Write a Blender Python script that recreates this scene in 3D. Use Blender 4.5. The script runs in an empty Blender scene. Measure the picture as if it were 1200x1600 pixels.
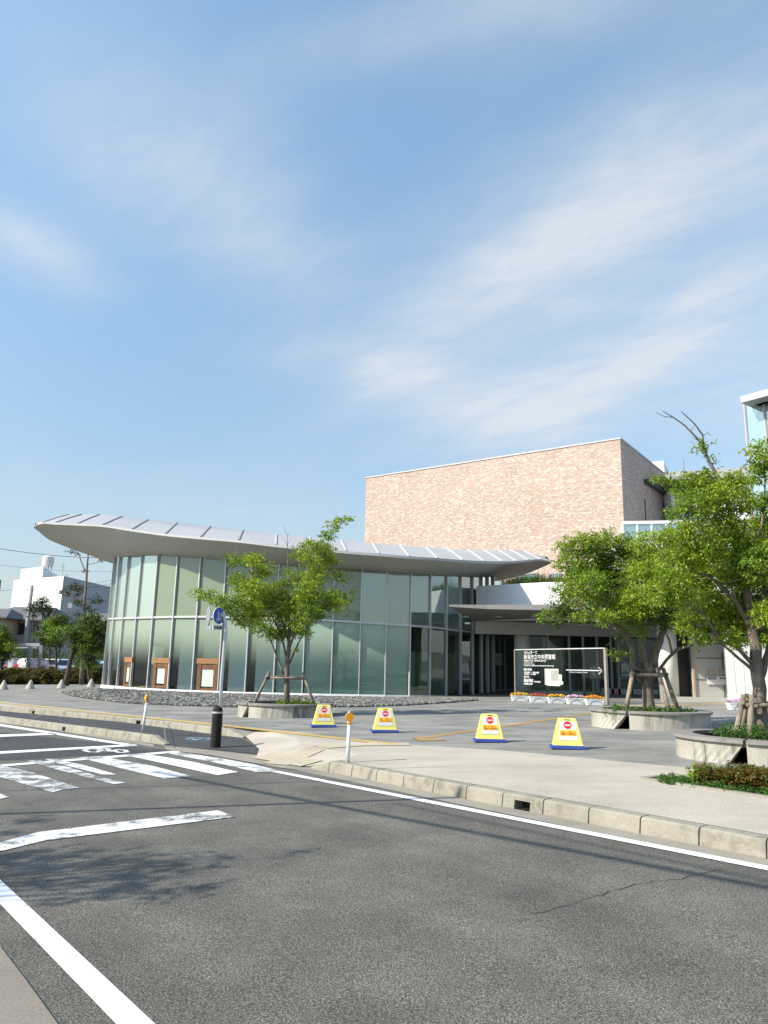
import bpy, math, random
import numpy as np
from mathutils import Vector, Matrix
R_ = random.Random(7)
S = bpy.context.scene
COL = S.collection

# ------------------------------------------------------------------ camera
F = 1170.0
def nrm(v):
    v = np.array(v, float); return v / np.linalg.norm(v)
up_c = nrm((128, 5633, -1170))
y_c = np.array((0, 0, -1.0)); y_c = nrm(y_c - y_c.dot(up_c) * up_c)
x_c = np.cross(y_c, up_c)
RM = np.array([x_c, y_c, up_c])            # camera -> world
CAM = np.array((0, 0, 1.6))
cd = bpy.data.cameras.new('camera'); cam = bpy.data.objects.new('camera', cd); COL.objects.link(cam)
cd.sensor_fit = 'HORIZONTAL'; cd.sensor_width = 36; cd.lens = 36 * F / 1200; cd.clip_end = 3000; cd.clip_start = 0.05
M4 = Matrix([list(map(float, r)) for r in RM]).to_4x4(); M4.translation = Vector(CAM)
cam.matrix_world = M4
S.camera = cam

# ------------------------------------------------------------------ light
SUN_EL = math.radians(37); SUN_AZ = (-0.925, -0.38)
sdir = np.array((SUN_AZ[0] * math.cos(SUN_EL), SUN_AZ[1] * math.cos(SUN_EL), math.sin(SUN_EL))); sdir = nrm(sdir)
sd = bpy.data.lights.new('sun', 'SUN'); sd.energy = 3.6; sd.angle = math.radians(0.5); sd.color = (1, 0.93, 0.80)
so = bpy.data.objects.new('sun', sd); COL.objects.link(so)
so.rotation_euler = Vector(sdir).to_track_quat('Z', 'Y').to_euler(); so.location = (-30, -10, 40)
W = bpy.data.worlds.new('World'); S.world = W; W.use_nodes = True
wn = W.node_tree; wn.nodes.clear()
S.view_settings.view_transform = 'Standard'; S.view_settings.look = 'None'; S.view_settings.exposure = 1.0; S.view_settings.gamma = 1
S.cycles.max_bounces = 8; S.cycles.transparent_max_bounces = 16; S.cycles.caustics_reflective = False; S.cycles.caustics_refractive = False

def ray(px, py):
    d = np.array(((px - 600) / F, -(py - 800) / F, -1.0)); return RM @ d

def world_sky():
    N = wn.nodes; L = wn.links
    def n(t, **k):
        x = N.new(t)
        for a, b in k.items(): setattr(x, a, b)
        return x
    out = n('ShaderNodeOutputWorld'); bg = n('ShaderNodeBackground'); sky = n('ShaderNodeTexSky')
    sky.sky_type = 'NISHITA'; sky.sun_disc = False; sky.sun_elevation = SUN_EL
    sky.sun_rotation = math.atan2(SUN_AZ[0], SUN_AZ[1]) % (2 * math.pi)
    sky.air_density = 1.15; sky.dust_density = 0.6; sky.ozone_density = 1.6; sky.altitude = 10
    tc = n('ShaderNodeTexCoord')
    def val(x):
        v = n('ShaderNodeValue'); v.outputs[0].default_value = x; return v.outputs[0]
    def m(op, a, b=None, c=None):
        x = n('ShaderNodeMath', operation=op)
        for i, q in enumerate((a, b, c)):
            if q is None: continue
            if isinstance(q, (int, float)): x.inputs[i].default_value = q
            else: L.new(q, x.inputs[i])
        return x.outputs[0]
    # cloud plane projection: direction / z
    sep = n('ShaderNodeSeparateXYZ'); L.new(tc.outputs['Generated'], sep.inputs[0])
    zz = m('ADD', m('MAXIMUM', sep.outputs[2], 0.0), 0.12)
    cx = m('DIVIDE', sep.outputs[0], zz); cy = m('DIVIDE', sep.outputs[1], zz)
    comb = n('ShaderNodeCombineXYZ'); L.new(cx, comb.inputs[0]); L.new(cy, comb.inputs[1])
    def proj(px, py):
        d = ray(px, py); d = nrm(d); z = max(d[2], 0) + 0.12; return np.array((d[0] / z, d[1] / z))
    blobs = [  # x,y centre, end of long axis, half width point, strength   (directions of the cloud banks)
        (970, 340, 1340, 120, 1035, 420, 1.2),
        (700, 500, 1000, 330, 760, 575, .6),
        (1010, 545, 1330, 400, 1035, 590, 1.35),
        (700, 620, 480, 580, 690, 670, .9),
        (860, 650, 1200, 600, 850, 710, .6),
        (50, 395, -120, 320, 45, 435, .8),
        (300, 300, 30, 120, 230, 390, .8),
        (330, 800, -100, 780, 330, 850, .25),
        (1250, 640, 1050, 680, 1250, 740, .5),
        (760, 30, 1150, -60, 760, 110, .6)]
    nz = n('ShaderNodeTexNoise'); nz.inputs['Scale'].default_value = 1.3; nz.inputs['Detail'].default_value = 9
    nz.inputs['Roughness'].default_value = 0.6; nz.inputs['Distortion'].default_value = 0.5
    mp = n('ShaderNodeMapping'); L.new(comb.outputs[0], mp.inputs[0]); mp.inputs['Scale'].default_value = (1.6, .42, 1)
    _s = proj(1150, 440) - proj(720, 640); _ang = math.atan2(_s[1], _s[0]); mp.vector_type = 'TEXTURE'; mp.inputs['Rotation'].default_value = (0, 0, _ang); L.new(mp.outputs[0], nz.inputs[0])
    nw = n('ShaderNodeTexNoise'); nw.inputs['Scale'].default_value = 1.6; nw.inputs['Detail'].default_value = 4
    L.new(comb.outputs[0], nw.inputs[0])
    sw = n('ShaderNodeSeparateColor'); L.new(nw.outputs['Color'], sw.inputs[0])
    wx = m('ADD', cx, m('MULTIPLY', m('SUBTRACT', sw.outputs[0], .5), .38)); wy = m('ADD', cy, m('MULTIPLY', m('SUBTRACT', sw.outputs[1], .5), .38))
    tot = None
    for (x0, y0, x1, y1, x2, y2, st) in blobs:
        c = proj(x0, y0); a = proj(x1, y1) - c; b = proj(x2, y2) - c
        inv = np.linalg.inv(np.array([a, b]).T)
        dx = m('SUBTRACT', wx, float(c[0])); dy = m('SUBTRACT', wy, float(c[1]))
        u = m('ADD', m('MULTIPLY', dx, float(inv[0, 0])), m('MULTIPLY', dy, float(inv[0, 1])))
        v = m('ADD', m('MULTIPLY', dx, float(inv[1, 0])), m('MULTIPLY', dy, float(inv[1, 1])))
        r2 = m('ADD', m('MULTIPLY', u, u), m('MULTIPLY', v, v))
        g = m('MULTIPLY', m('EXPONENT', m('MULTIPLY', r2, -1.1)), st)
        tot = g if tot is None else m('ADD', tot, g)
    mr = n('ShaderNodeMapRange'); mr.inputs[1].default_value = .25; mr.inputs[2].default_value = .75; mr.inputs[3].default_value = .38; mr.inputs[4].default_value = 1.1
    L.new(nz.outputs[0], mr.inputs[0])
    fine = n('ShaderNodeTexNoise'); fine.inputs['Scale'].default_value = 7; fine.inputs['Detail'].default_value = 8; fine.inputs['Roughness'].default_value = .65
    mp2 = n('ShaderNodeMapping'); L.new(comb.outputs[0], mp2.inputs[0]); mp2.vector_type = 'TEXTURE'; mp2.inputs['Scale'].default_value = (1.5, .6, 1); mp2.inputs['Rotation'].default_value = (0, 0, _ang + .5)
    L.new(mp2.outputs[0], fine.inputs[0])
    mf = n('ShaderNodeMapRange'); mf.inputs[1].default_value = .35; mf.inputs[2].default_value = .65; mf.inputs[3].default_value = .72; mf.inputs[4].default_value = 1.05
    L.new(fine.outputs[0], mf.inputs[0])
    fac = m('MULTIPLY', m('MULTIPLY', tot, mr.outputs[0]), mf.outputs[0])
    veil = m('MULTIPLY', m('SUBTRACT', mr.outputs[0], .3), .12)
    fac = m('MINIMUM', m('ADD', m('MULTIPLY', fac, .80), veil), .82)
    mix = n('ShaderNodeMix', data_type='RGBA'); L.new(fac, mix.inputs[0]); 
    tn = n('ShaderNodeMix', data_type='RGBA', blend_type='MULTIPLY'); tn.inputs[0].default_value = 1; L.new(sky.outputs[0], tn.inputs[6]); tg = n('ShaderNodeMix', data_type='RGBA'); zr = n('ShaderNodeMapRange', interpolation_type='SMOOTHSTEP'); zr.inputs[1].default_value = 0; zr.inputs[2].default_value = .75; L.new(sep.outputs[2], zr.inputs[0]); L.new(zr.outputs[0], tg.inputs[0])
    tg.inputs[6].default_value = (.75, .80, .83, 1); tg.inputs[7].default_value = (1.22, 1.40, 1.32, 1); L.new(tg.outputs[2], tn.inputs[7])
    hz = n('ShaderNodeMix', data_type='RGBA'); L.new(m('EXPONENT', m('MULTIPLY', m('MAXIMUM', sep.outputs[2], 0.0), -7.0)), hz.inputs[0])
    L.new(tn.outputs[2], hz.inputs[6]); hz.inputs[7].default_value = (2.8, 3.1, 3.35, 1); L.new(hz.outputs[2], mix.inputs[6])
    mix.inputs[7].default_value = (3.95, 4.15, 4.35, 1)
    L.new(mix.outputs[2], bg.inputs[0]); bg.inputs[1].default_value = 0.1
    L.new(bg.outputs[0], out.inputs[0])
world_sky()

# ------------------------------------------------------------------ geometry helpers
pp = math.atan2(243, F)
n_w = RM @ np.array((0, math.cos(pp), -math.sin(pp)))
PC = CAM - n_w * 1.6                       # a point on the ground plane
def gz(x, y): return float(PC[2] - (n_w[0] * (x - PC[0]) + n_w[1] * (y - PC[1])) / n_w[2])
def G(px, py, h=0.0):                      # ground point seen at px,py, h above the ground plane
    d = ray(px, py); p0 = PC + np.array((0, 0, h))
    t = n_w.dot(p0 - CAM) / n_w.dot(d); return CAM + d * t
def A(px, py, D):                          # point seen at px,py at forward distance D
    d = ray(px, py); return CAM + d * (D / d[1])
def Vz(p, py):                             # z so that the vertical through p shows at row py
    lo, hi = -20., 80.
    for _ in range(50):
        m_ = (lo + hi) / 2
        q = RM.T @ (np.array((p[0], p[1], m_)) - CAM)
        y = 800 - F * q[1] / (-q[2])
        if y > py: lo = m_
        else: hi = m_
    return m_
def ground(x, y, h=0): return np.array((x, y, gz(x, y) + h))
ev = lambda v: Vector([float(a) for a in v])

class MB:
    def __init__(s): s.v = []; s.f = []; s.m = []; s.cur = 0
    def add(s, vs, fs):
        o = len(s.v); s.v += [tuple(map(float, q)) for q in vs]; s.f += [tuple(i + o for i in f) for f in fs]; s.m += [s.cur] * len(fs); return s
    def box(s, c, d, rz=0.0, rot=None, taper=1.0):
        hx, hy, hz = d[0] / 2, d[1] / 2, d[2] / 2; vs = []
        mt = rot if rot is not None else Matrix.Rotation(rz, 3, 'Z')
        for z in (-1, 1):
            k = taper if z > 0 else 1
            for x, y in ((-1, -1), (1, -1), (1, 1), (-1, 1)):
                vs.append(mt @ Vector((x * hx * k, y * hy * k, z * hz)) + ev(c))
        return s.add(vs, [(0, 3, 2, 1), (4, 5, 6, 7), (0, 1, 5, 4), (1, 2, 6, 5), (2, 3, 7, 6), (3, 0, 4, 7)])
    def bar(s, a, b, w, t, up=(0, 0, 1)):
        a = ev(a); b = ev(b); z = (b - a); l = z.length; z.normalize(); x = z.cross(ev(up))
        if x.length < 1e-4: x = Vector((1, 0, 0))
        x.normalize(); y = z.cross(x); rot = Matrix((x, y, z)).transposed()
        return s.box((a + b) / 2, (w, t, l), rot=rot)
    def quad(s, a, b, c, d): return s.add([a, b, c, d], [(0, 1, 2, 3)])
    def poly(s, pts): return s.add(pts, [tuple(range(len(pts)))])
    def tube(s, path, rad, n=8, cap=True):
        P = [ev(p) for p in path]; 
        if isinstance(rad, (int, float)): rad = [rad] * len(P)
        vs = []; prev = None
        for i, p in enumerate(P):
            t = (P[min(i + 1, len(P) - 1)] - P[max(i - 1, 0)]).normalized()
            a = prev if prev is not None else (Vector((1, 0, 0)) if abs(t.x) < .9 else Vector((0, 1, 0)))
            x = (a - t * a.dot(t)).normalized(); y = t.cross(x); prev = x
            for k in range(n):
                th = 2 * math.pi * k / n; vs.append(p + (x * math.cos(th) + y * math.sin(th)) * rad[i])
        fs = []
        for i in range(len(P) - 1):
            for k in range(n):
                k2 = (k + 1) % n; fs.append((i * n + k, i * n + k2, (i + 1) * n + k2, (i + 1) * n + k))
        if cap: fs.append(tuple(range(n))[::-1]); fs.append(tuple((len(P) - 1) * n + k for k in range(n)))
        return s.add(vs, fs)
    def lathe(s, c, prof, n=20):
        vs = []
        for r, z in prof:
            for k in range(n):
                th = 2 * math.pi * k / n; vs.append((c[0] + r * math.cos(th), c[1] + r * math.sin(th), c[2] + z))
        fs = []
        for i in range(len(prof) - 1):
            for k in range(n):
                k2 = (k + 1) % n; fs.append((i * n + k, i * n + k2, (i + 1) * n + k2, (i + 1) * n + k))
        fs.append(tuple(range(n))[::-1]); fs.append(tuple((len(prof) - 1) * n + k for k in range(n)))
        return s.add(vs, fs)
    def prism(s, pts, z0, z1):                 # pts plan polygon ccw; z numbers or lists
        n = len(pts); a = z0 if hasattr(z0, '__len__') else [z0] * n; b = z1 if hasattr(z1, '__len__') else [z1] * n
        vs = [(p[0], p[1], a[i]) for i, p in enumerate(pts)] + [(p[0], p[1], b[i]) for i, p in enumerate(pts)]
        fs = [tuple(range(n))[::-1], tuple(range(n, 2 * n))] + [(i, (i + 1) % n, n + (i + 1) % n, n + i) for i in range(n)]
        return s.add(vs, fs)
    def grid(s, rows):
        n = len(rows[0]); vs = [q for r in rows for q in r]
        return s.add(vs, [(i * n + k, i * n + k + 1, (i + 1) * n + k + 1, (i + 1) * n + k) for i in range(len(rows) - 1) for k in range(n - 1)])
    def build(s, name, mats, parent=None, world=False, smooth=False, bevel=0, loc=None):
        me = bpy.data.meshes.new(name); off = Vector((0, 0, 0))
        if parent is not None and world:
            off = Vector(parent.location) + (Vector(parent.parent.location) if parent.parent else Vector())
        if loc is not None: off = ev(loc)
        me.from_pydata([(x - off.x, y - off.y, z - off.z) for x, y, z in s.v], [], s.f)
        if not isinstance(mats, (list, tuple)): mats = [mats]
        for m_ in mats: me.materials.append(m_)
        if len(mats) > 1: me.polygons.foreach_set('material_index', s.m)
        if smooth: me.polygons.foreach_set('use_smooth', [True] * len(s.f))
        me.update()
        o = bpy.data.objects.new(name, me); COL.objects.link(o)
        if parent is not None: o.parent = parent
        if loc is not None: o.location = off
        if bevel:
            b = o.modifiers.new('bevel', 'BEVEL'); b.width = bevel; b.segments = 2; b.limit_method = 'ANGLE'
        return o

def tag(o, label=None, cat=None, group=None, kind=None):
    if label: o['label'] = label
    if cat: o['category'] = cat
    if group: o['group'] = group
    if kind: o['kind'] = kind
    return o
def empty(name, loc, rz=0, **k):
    o = bpy.data.objects.new(name, None); COL.objects.link(o); o.location = ev(loc); o.rotation_euler = (0, 0, rz)
    o.empty_display_size = .3; return tag(o, **k)
def struct(name, mb, mat, **k): return tag(mb.build(name, mat, **k), kind='structure')
def copy_tree(o, parent=None):
    c = o.copy(); COL.objects.link(c)
    if parent is not None: c.parent = parent
    for ch in list(o.children): copy_tree(ch, c)
    return c
def text_mesh(name, txt, size, mat, parent, loc, rot, bold=0.0, ext=0.003, align='LEFT', sx=1.0, label=None, fitw=None):
    cu = bpy.data.curves.new('tmp', 'FONT'); cu.body = txt; cu.size = size; cu.extrude = ext; cu.offset = bold; cu.align_x = align
    cu.resolution_u = 2
    o = bpy.data.objects.new('tmp', cu); COL.objects.link(o)
    bpy.context.view_layer.update()
    me = bpy.data.meshes.new_from_object(o.evaluated_get(bpy.context.evaluated_depsgraph_get()))
    bpy.data.objects.remove(o)
    if fitw:
        xs = [v.co.x for v in me.vertices]
        if xs: sx = fitw / max(1e-6, max(xs) - min(xs))
    for v in me.vertices: v.co.x *= sx
    me.materials.clear(); me.materials.append(mat); me.name = name
    t = bpy.data.objects.new(name, me); COL.objects.link(t)
    if parent is not None: t.parent = parent
    t.location = ev(loc); t.rotation_euler = rot
    if label: t['label'] = label
    return t

# ------------------------------------------------------------------ materials
class NT:
    def __init__(s, name):
        s.mat = bpy.data.materials.new(name); s.mat.use_nodes = True; s.t = s.mat.node_tree; s.N = s.t.nodes; s.L = s.t.links
        s.b = s.N['Principled BSDF']; s.out = s.N['Material Output']
    def n(s, t, **k):
        x = s.N.new(t)
        for a, b in k.items():
            if a in x.inputs.keys(): pass
            setattr(x, a, b)
        return x
    def tex(s, kind, scale, coord='Object', detail=5, rough=.6, sc=None, rot=None):
        c = s.n('ShaderNodeTexCoord').outputs[coord] if coord != 'Position' else s.n('ShaderNodeNewGeometry').outputs['Position']
        if sc or rot:
            mp = s.n('ShaderNodeMapping'); s.L.new(c, mp.inputs[0]); c = mp.outputs[0]
            if sc: mp.inputs['Scale'].default_value = sc
            if rot: mp.inputs['Rotation'].default_value = rot
        x = s.n('ShaderNodeTex' + kind); x.inputs['Scale'].default_value = scale; s.L.new(c, x.inputs['Vector'])
        if kind == 'Noise': x.inputs['Detail'].default_value = detail; x.inputs['Roughness'].default_value = rough
        return x
    def ramp(s, src, stops):
        r = s.n('ShaderNodeValToRGB'); s.L.new(src, r.inputs[0]); e = r.color_ramp.elements
        e[0].position = stops[0][0]; e[0].color = (*stops[0][1], 1); e[1].position = stops[-1][0]; e[1].color = (*stops[-1][1], 1)
        for p, c in stops[1:-1]: q = e.new(p); q.color = (*c, 1)
        return r.outputs[0]
    def mix(s, fac, a, b, mode='MIX'):
        x = s.n('ShaderNodeMix', data_type='RGBA', blend_type=mode)
        for i, q in ((0, fac), (6, a), (7, b)):
            if hasattr(q, 'links'): s.L.new(q, x.inputs[i])
            else: x.inputs[i].default_value = q if i == 0 else (*q, 1)
        return x.outputs[2]
    def math(s, op, a, b=None):
        x = s.n('ShaderNodeMath', operation=op)
        for i, q in ((0, a), (1, b)):
            if q is None: continue
            if hasattr(q, 'links'): s.L.new(q, x.inputs[i])
            else: x.inputs[i].default_value = q
        return x.outputs[0]
    def bump(s, src, st, dist=.01):
        b = s.n('ShaderNodeBump'); b.inputs['Strength'].default_value = st; b.inputs['Distance'].default_value = dist
        s.L.new(src, b.inputs['Height']); s.L.new(b.outputs[0], s.b.inputs['Normal'])
    def col(s, c):
        if hasattr(c, 'links'): s.L.new(c, s.b.inputs['Base Color'])
        else: s.b.inputs['Base Color'].default_value = (*c, 1)
        return s
    def set(s, rough=None, metal=None, spec=None):
        if rough is not None: s.b.inputs['Roughness'].default_value = rough
        if metal is not None: s.b.inputs['Metallic'].default_value = metal
        if spec is not None: s.b.inputs['Specular IOR Level'].default_value = spec
        return s
def g3(v): return (v, v, v)
def sc3(c, k): return tuple(a * k for a in c)
def simple(name, c, rough=.6, metal=0, var=.12, scale=6, spec=.5):
    m = NT(name); t = m.tex('Noise', scale, 'Position')
    m.col(m.ramp(t.outputs[0], [(.3, sc3(c, 1 - var)), (.7, sc3(c, 1 + var))])).set(rough, metal, spec); return m.mat

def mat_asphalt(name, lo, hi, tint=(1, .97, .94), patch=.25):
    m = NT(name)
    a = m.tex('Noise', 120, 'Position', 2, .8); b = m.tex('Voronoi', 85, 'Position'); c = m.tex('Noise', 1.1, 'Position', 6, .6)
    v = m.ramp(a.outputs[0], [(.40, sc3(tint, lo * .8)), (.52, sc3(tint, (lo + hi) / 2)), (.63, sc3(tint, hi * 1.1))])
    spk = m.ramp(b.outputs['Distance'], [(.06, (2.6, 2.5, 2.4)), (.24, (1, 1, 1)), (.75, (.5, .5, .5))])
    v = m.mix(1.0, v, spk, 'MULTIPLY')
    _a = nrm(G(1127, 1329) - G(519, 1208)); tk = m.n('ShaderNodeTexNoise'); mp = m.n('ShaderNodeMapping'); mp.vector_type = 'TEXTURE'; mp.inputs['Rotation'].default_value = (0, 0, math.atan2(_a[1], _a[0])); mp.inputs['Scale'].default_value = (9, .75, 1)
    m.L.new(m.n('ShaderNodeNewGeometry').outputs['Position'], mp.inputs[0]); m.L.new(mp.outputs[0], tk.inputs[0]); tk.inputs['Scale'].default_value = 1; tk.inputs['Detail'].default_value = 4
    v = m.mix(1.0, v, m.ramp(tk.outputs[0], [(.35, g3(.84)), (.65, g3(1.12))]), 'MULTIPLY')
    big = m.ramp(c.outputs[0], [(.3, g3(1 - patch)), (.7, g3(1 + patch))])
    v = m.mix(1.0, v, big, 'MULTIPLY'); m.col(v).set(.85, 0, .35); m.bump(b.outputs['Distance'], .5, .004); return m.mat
def mat_agg(name, base, sp, scale=60, patch=.12, rough=.85):
    m = NT(name); a = m.tex('Noise', scale, 'Position', 3, .75); c = m.tex('Noise', .7, 'Position', 6, .65)
    st = m.tex('Noise', .35, 'Position', 8, .7, sc=(1, 3, 1))
    v = m.ramp(a.outputs[0], [(.3, sc3(base, 1 - sp)), (.7, sc3(base, 1 + sp))])
    v = m.mix(1.0, v, m.ramp(c.outputs[0], [(.3, g3(1 - patch)), (.7, g3(1 + patch))]), 'MULTIPLY')
    v = m.mix(1.0, v, m.ramp(st.outputs[0], [(.35, g3(1 - patch)), (.65, g3(1 + patch * .5))]), 'MULTIPLY')
    m.col(v).set(rough, 0, .3); m.bump(a.outputs[0], .3, .004); return m.mat
def mat_paint(name, c, under=(.13, .125, .115), wear=.5):
    m = NT(name); a = m.tex('Noise', 2.6, 'Position', 10, .78); b = m.tex('Noise', 110, 'Position', 2, .7)
    f = m.math('ADD', m.math('MULTIPLY', a.outputs[0], .75), m.math('MULTIPLY', b.outputs[0], .25))
    f = m.ramp(f, [(wear - .03, g3(0)), (wear + .03, g3(1))])
    v = m.mix(f, c, under); v2 = m.mix(1.0, v, m.ramp(b.outputs[0], [(.3, g3(.86)), (.7, g3(1.1))]), 'MULTIPLY')
    m.col(v2).set(.7); return m.mat
def mat_concrete(name, c, stain=.5, vert=True):
    m = NT(name); a = m.tex('Noise', 3.4, 'Position', 6, .65, sc=(1, 1, .10 if vert else 1)); b = m.tex('Noise', 40, 'Position', 4, .7)
    d = m.tex('Noise', .9, 'Position', 6, .7)
    v = m.ramp(a.outputs[0], [(.36, sc3(c, 1 - stain)), (.46, sc3(c, .95)), (.7, sc3(c, 1.08))])
    v = m.mix(1.0, v, m.ramp(b.outputs[0], [(.3, g3(.85)), (.7, g3(1.12))]), 'MULTIPLY')
    v = m.mix(1.0, v, m.ramp(d.outputs[0], [(.3, g3(.82)), (.7, g3(1.12))]), 'MULTIPLY')
    m.col(v).set(.85, 0, .3); m.bump(b.outputs[0], .25, .004); return m.mat
def mat_leaf(name, c0, c1, c2=None, trans=.35):
    m = NT(name); ge = m.n('ShaderNodeNewGeometry'); po = m.tex('Noise', .9, 'Position', 3)
    st = [(0, c0), (.55, c1)] + ([(.93, c2), (1, c2)] if c2 else [(1, sc3(c1, 1.25))])
    v = m.ramp(ge.outputs['Random Per Island'], st)
    v = m.mix(1.0, v, m.ramp(po.outputs[0], [(.35, (.72, .8, .8)), (.65, (1.2, 1.12, 1.0))]), 'MULTIPLY')
    m.col(v).set(.5, 0, .35)
    tr = m.n('ShaderNodeBsdfTranslucent'); m.L.new(m.mix(1.0, v, (1.25, 1.25, .5), 'MULTIPLY'), tr.inputs[0])
    ms = m.n('ShaderNodeMixShader'); ms.inputs[0].default_value = trans
    m.L.new(m.b.outputs[0], ms.inputs[1]); m.L.new(tr.outputs[0], ms.inputs[2]); m.L.new(ms.outputs[0], m.out.inputs[0]); return m.mat
def mat_bark(name, c):
    m = NT(name); a = m.tex('Noise', 14, 'Position', 8, .7, sc=(1, 1, .25)); b = m.tex('Noise', 3, 'Position', 4)
    v = m.ramp(a.outputs[0], [(.3, sc3(c, .45)), (.55, c), (.75, sc3(c, 1.5))])
    v = m.mix(1.0, v, m.ramp(b.outputs[0], [(.35, g3(.75)), (.65, g3(1.2))]), 'MULTIPLY')
    m.col(v).set(.9); m.bump(a.outputs[0], .6, .02); return m.mat
def mat_glass(name, tint, refl=.0, ior=1.5, frit=None, z0=0, z1=1, rough=0.0):
    m = NT(name); m.N.remove(m.b)
    tr = m.n('ShaderNodeBsdfTransparent'); tr.inputs[0].default_value = (*tint, 1)
    gl = m.n('ShaderNodeBsdfGlossy'); gl.inputs['Roughness'].default_value = rough; gl.inputs[0].default_value = (.92, 1, .97, 1)
    nb = m.tex('Noise', .5, 'Position', 2); bp = m.n('ShaderNodeBump'); bp.inputs['Strength'].default_value = .06; bp.inputs['Distance'].default_value = .1
    m.L.new(nb.outputs[0], bp.inputs['Height']); m.L.new(bp.outputs[0], gl.inputs['Normal'])
    fr = m.n('ShaderNodeFresnel'); fr.inputs[0].default_value = ior
    fac = m.math('MINIMUM', m.math('ADD', m.math('MULTIPLY', fr.outputs[0], 1.0), refl), 1.0)
    inner = tr.outputs[0]
    if frit:
        df = m.n('ShaderNodeBsdfDiffuse'); df.inputs[0].default_value = (*frit, 1); tl = m.n('ShaderNodeBsdfTranslucent'); tl.inputs[0].default_value = (*frit, 1)
        m1 = m.n('ShaderNodeMixShader'); m1.inputs[0].default_value = .35; m.L.new(df.outputs[0], m1.inputs[1]); m.L.new(tl.outputs[0], m1.inputs[2])
        ge = m.n('ShaderNodeTexCoord'); sp = m.n('ShaderNodeSeparateXYZ'); m.L.new(ge.outputs['UV'], sp.inputs[0])
        mr = m.n('ShaderNodeMapRange', interpolation_type='SMOOTHSTEP'); m.L.new(sp.outputs[1], mr.inputs[0])
        mr.inputs[1].default_value = z0; mr.inputs[2].default_value = z1; mr.inputs[3].default_value = .0; mr.inputs[4].default_value = .93
        m2 = m.n('ShaderNodeMixShader'); m.L.new(mr.outputs[0], m2.inputs[0]); m.L.new(tr.outputs[0], m2.inputs[1]); m.L.new(m1.outputs[0], m2.inputs[2])
        inner = m2.outputs[0]
    ms = m.n('ShaderNodeMixShader'); m.L.new(fac, ms.inputs[0]); m.L.new(inner, ms.inputs[1]); m.L.new(gl.outputs[0], ms.inputs[2])
    m.L.new(ms.outputs[0], m.out.inputs[0]); return m.mat
def mat_brick(name, cols, mortar, bw=.28, bh=.085):
    m = NT(name); tc = m.n('ShaderNodeTexCoord'); sp = m.n('ShaderNodeSeparateXYZ'); m.L.new(tc.outputs['UV'], sp.inputs[0])
    br = m.n('ShaderNodeTexBrick'); br.offset = .37; br.offset_frequency = 2; br.inputs['Scale'].default_value = 1
    br.inputs['Brick Width'].default_value = bw; br.inputs['Row Height'].default_value = bh; br.inputs['Mortar Size'].default_value = .004; br.inputs['Mortar Smooth'].default_value = .3
    br.inputs['Bias'].default_value = 0; br.inputs['Color1'].default_value = (0, 0, 0, 1); br.inputs['Color2'].default_value = (1, 1, 1, 1); br.inputs['Mortar'].default_value = (.5, .5, .5, 1)
    m.L.new(tc.outputs['UV'], br.inputs['Vector'])
    v = m.ramp(br.outputs['Color'], cols)
    cell = m.n('ShaderNodeTexNoise'); mp = m.n('ShaderNodeMapping'); m.L.new(tc.outputs['UV'], mp.inputs[0]); mp.inputs['Scale'].default_value = (3.6, 13, 1); m.L.new(mp.outputs[0], cell.inputs[0])
    cell.inputs['Scale'].default_value = 1; cell.inputs['Detail'].default_value = 1
    v = m.mix(m.ramp(cell.outputs[0], [(.58, g3(0)), (.66, g3(.6))]), v, sc3(cols[-1][1], 1.12))
    v = m.mix(m.ramp(cell.outputs[0], [(.36, g3(.45)), (.43, g3(0))]), v, sc3(cols[0][1], .92))
    v = m.mix(br.outputs['Fac'], v, mortar)
    d = m.tex('Noise', .35, 'Position', 5, .6); v = m.mix(1.0, v, m.ramp(d.outputs[0], [(.3, g3(.93)), (.7, g3(1.06))]), 'MULTIPLY')
    m.col(v).set(.8); return m.mat

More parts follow.
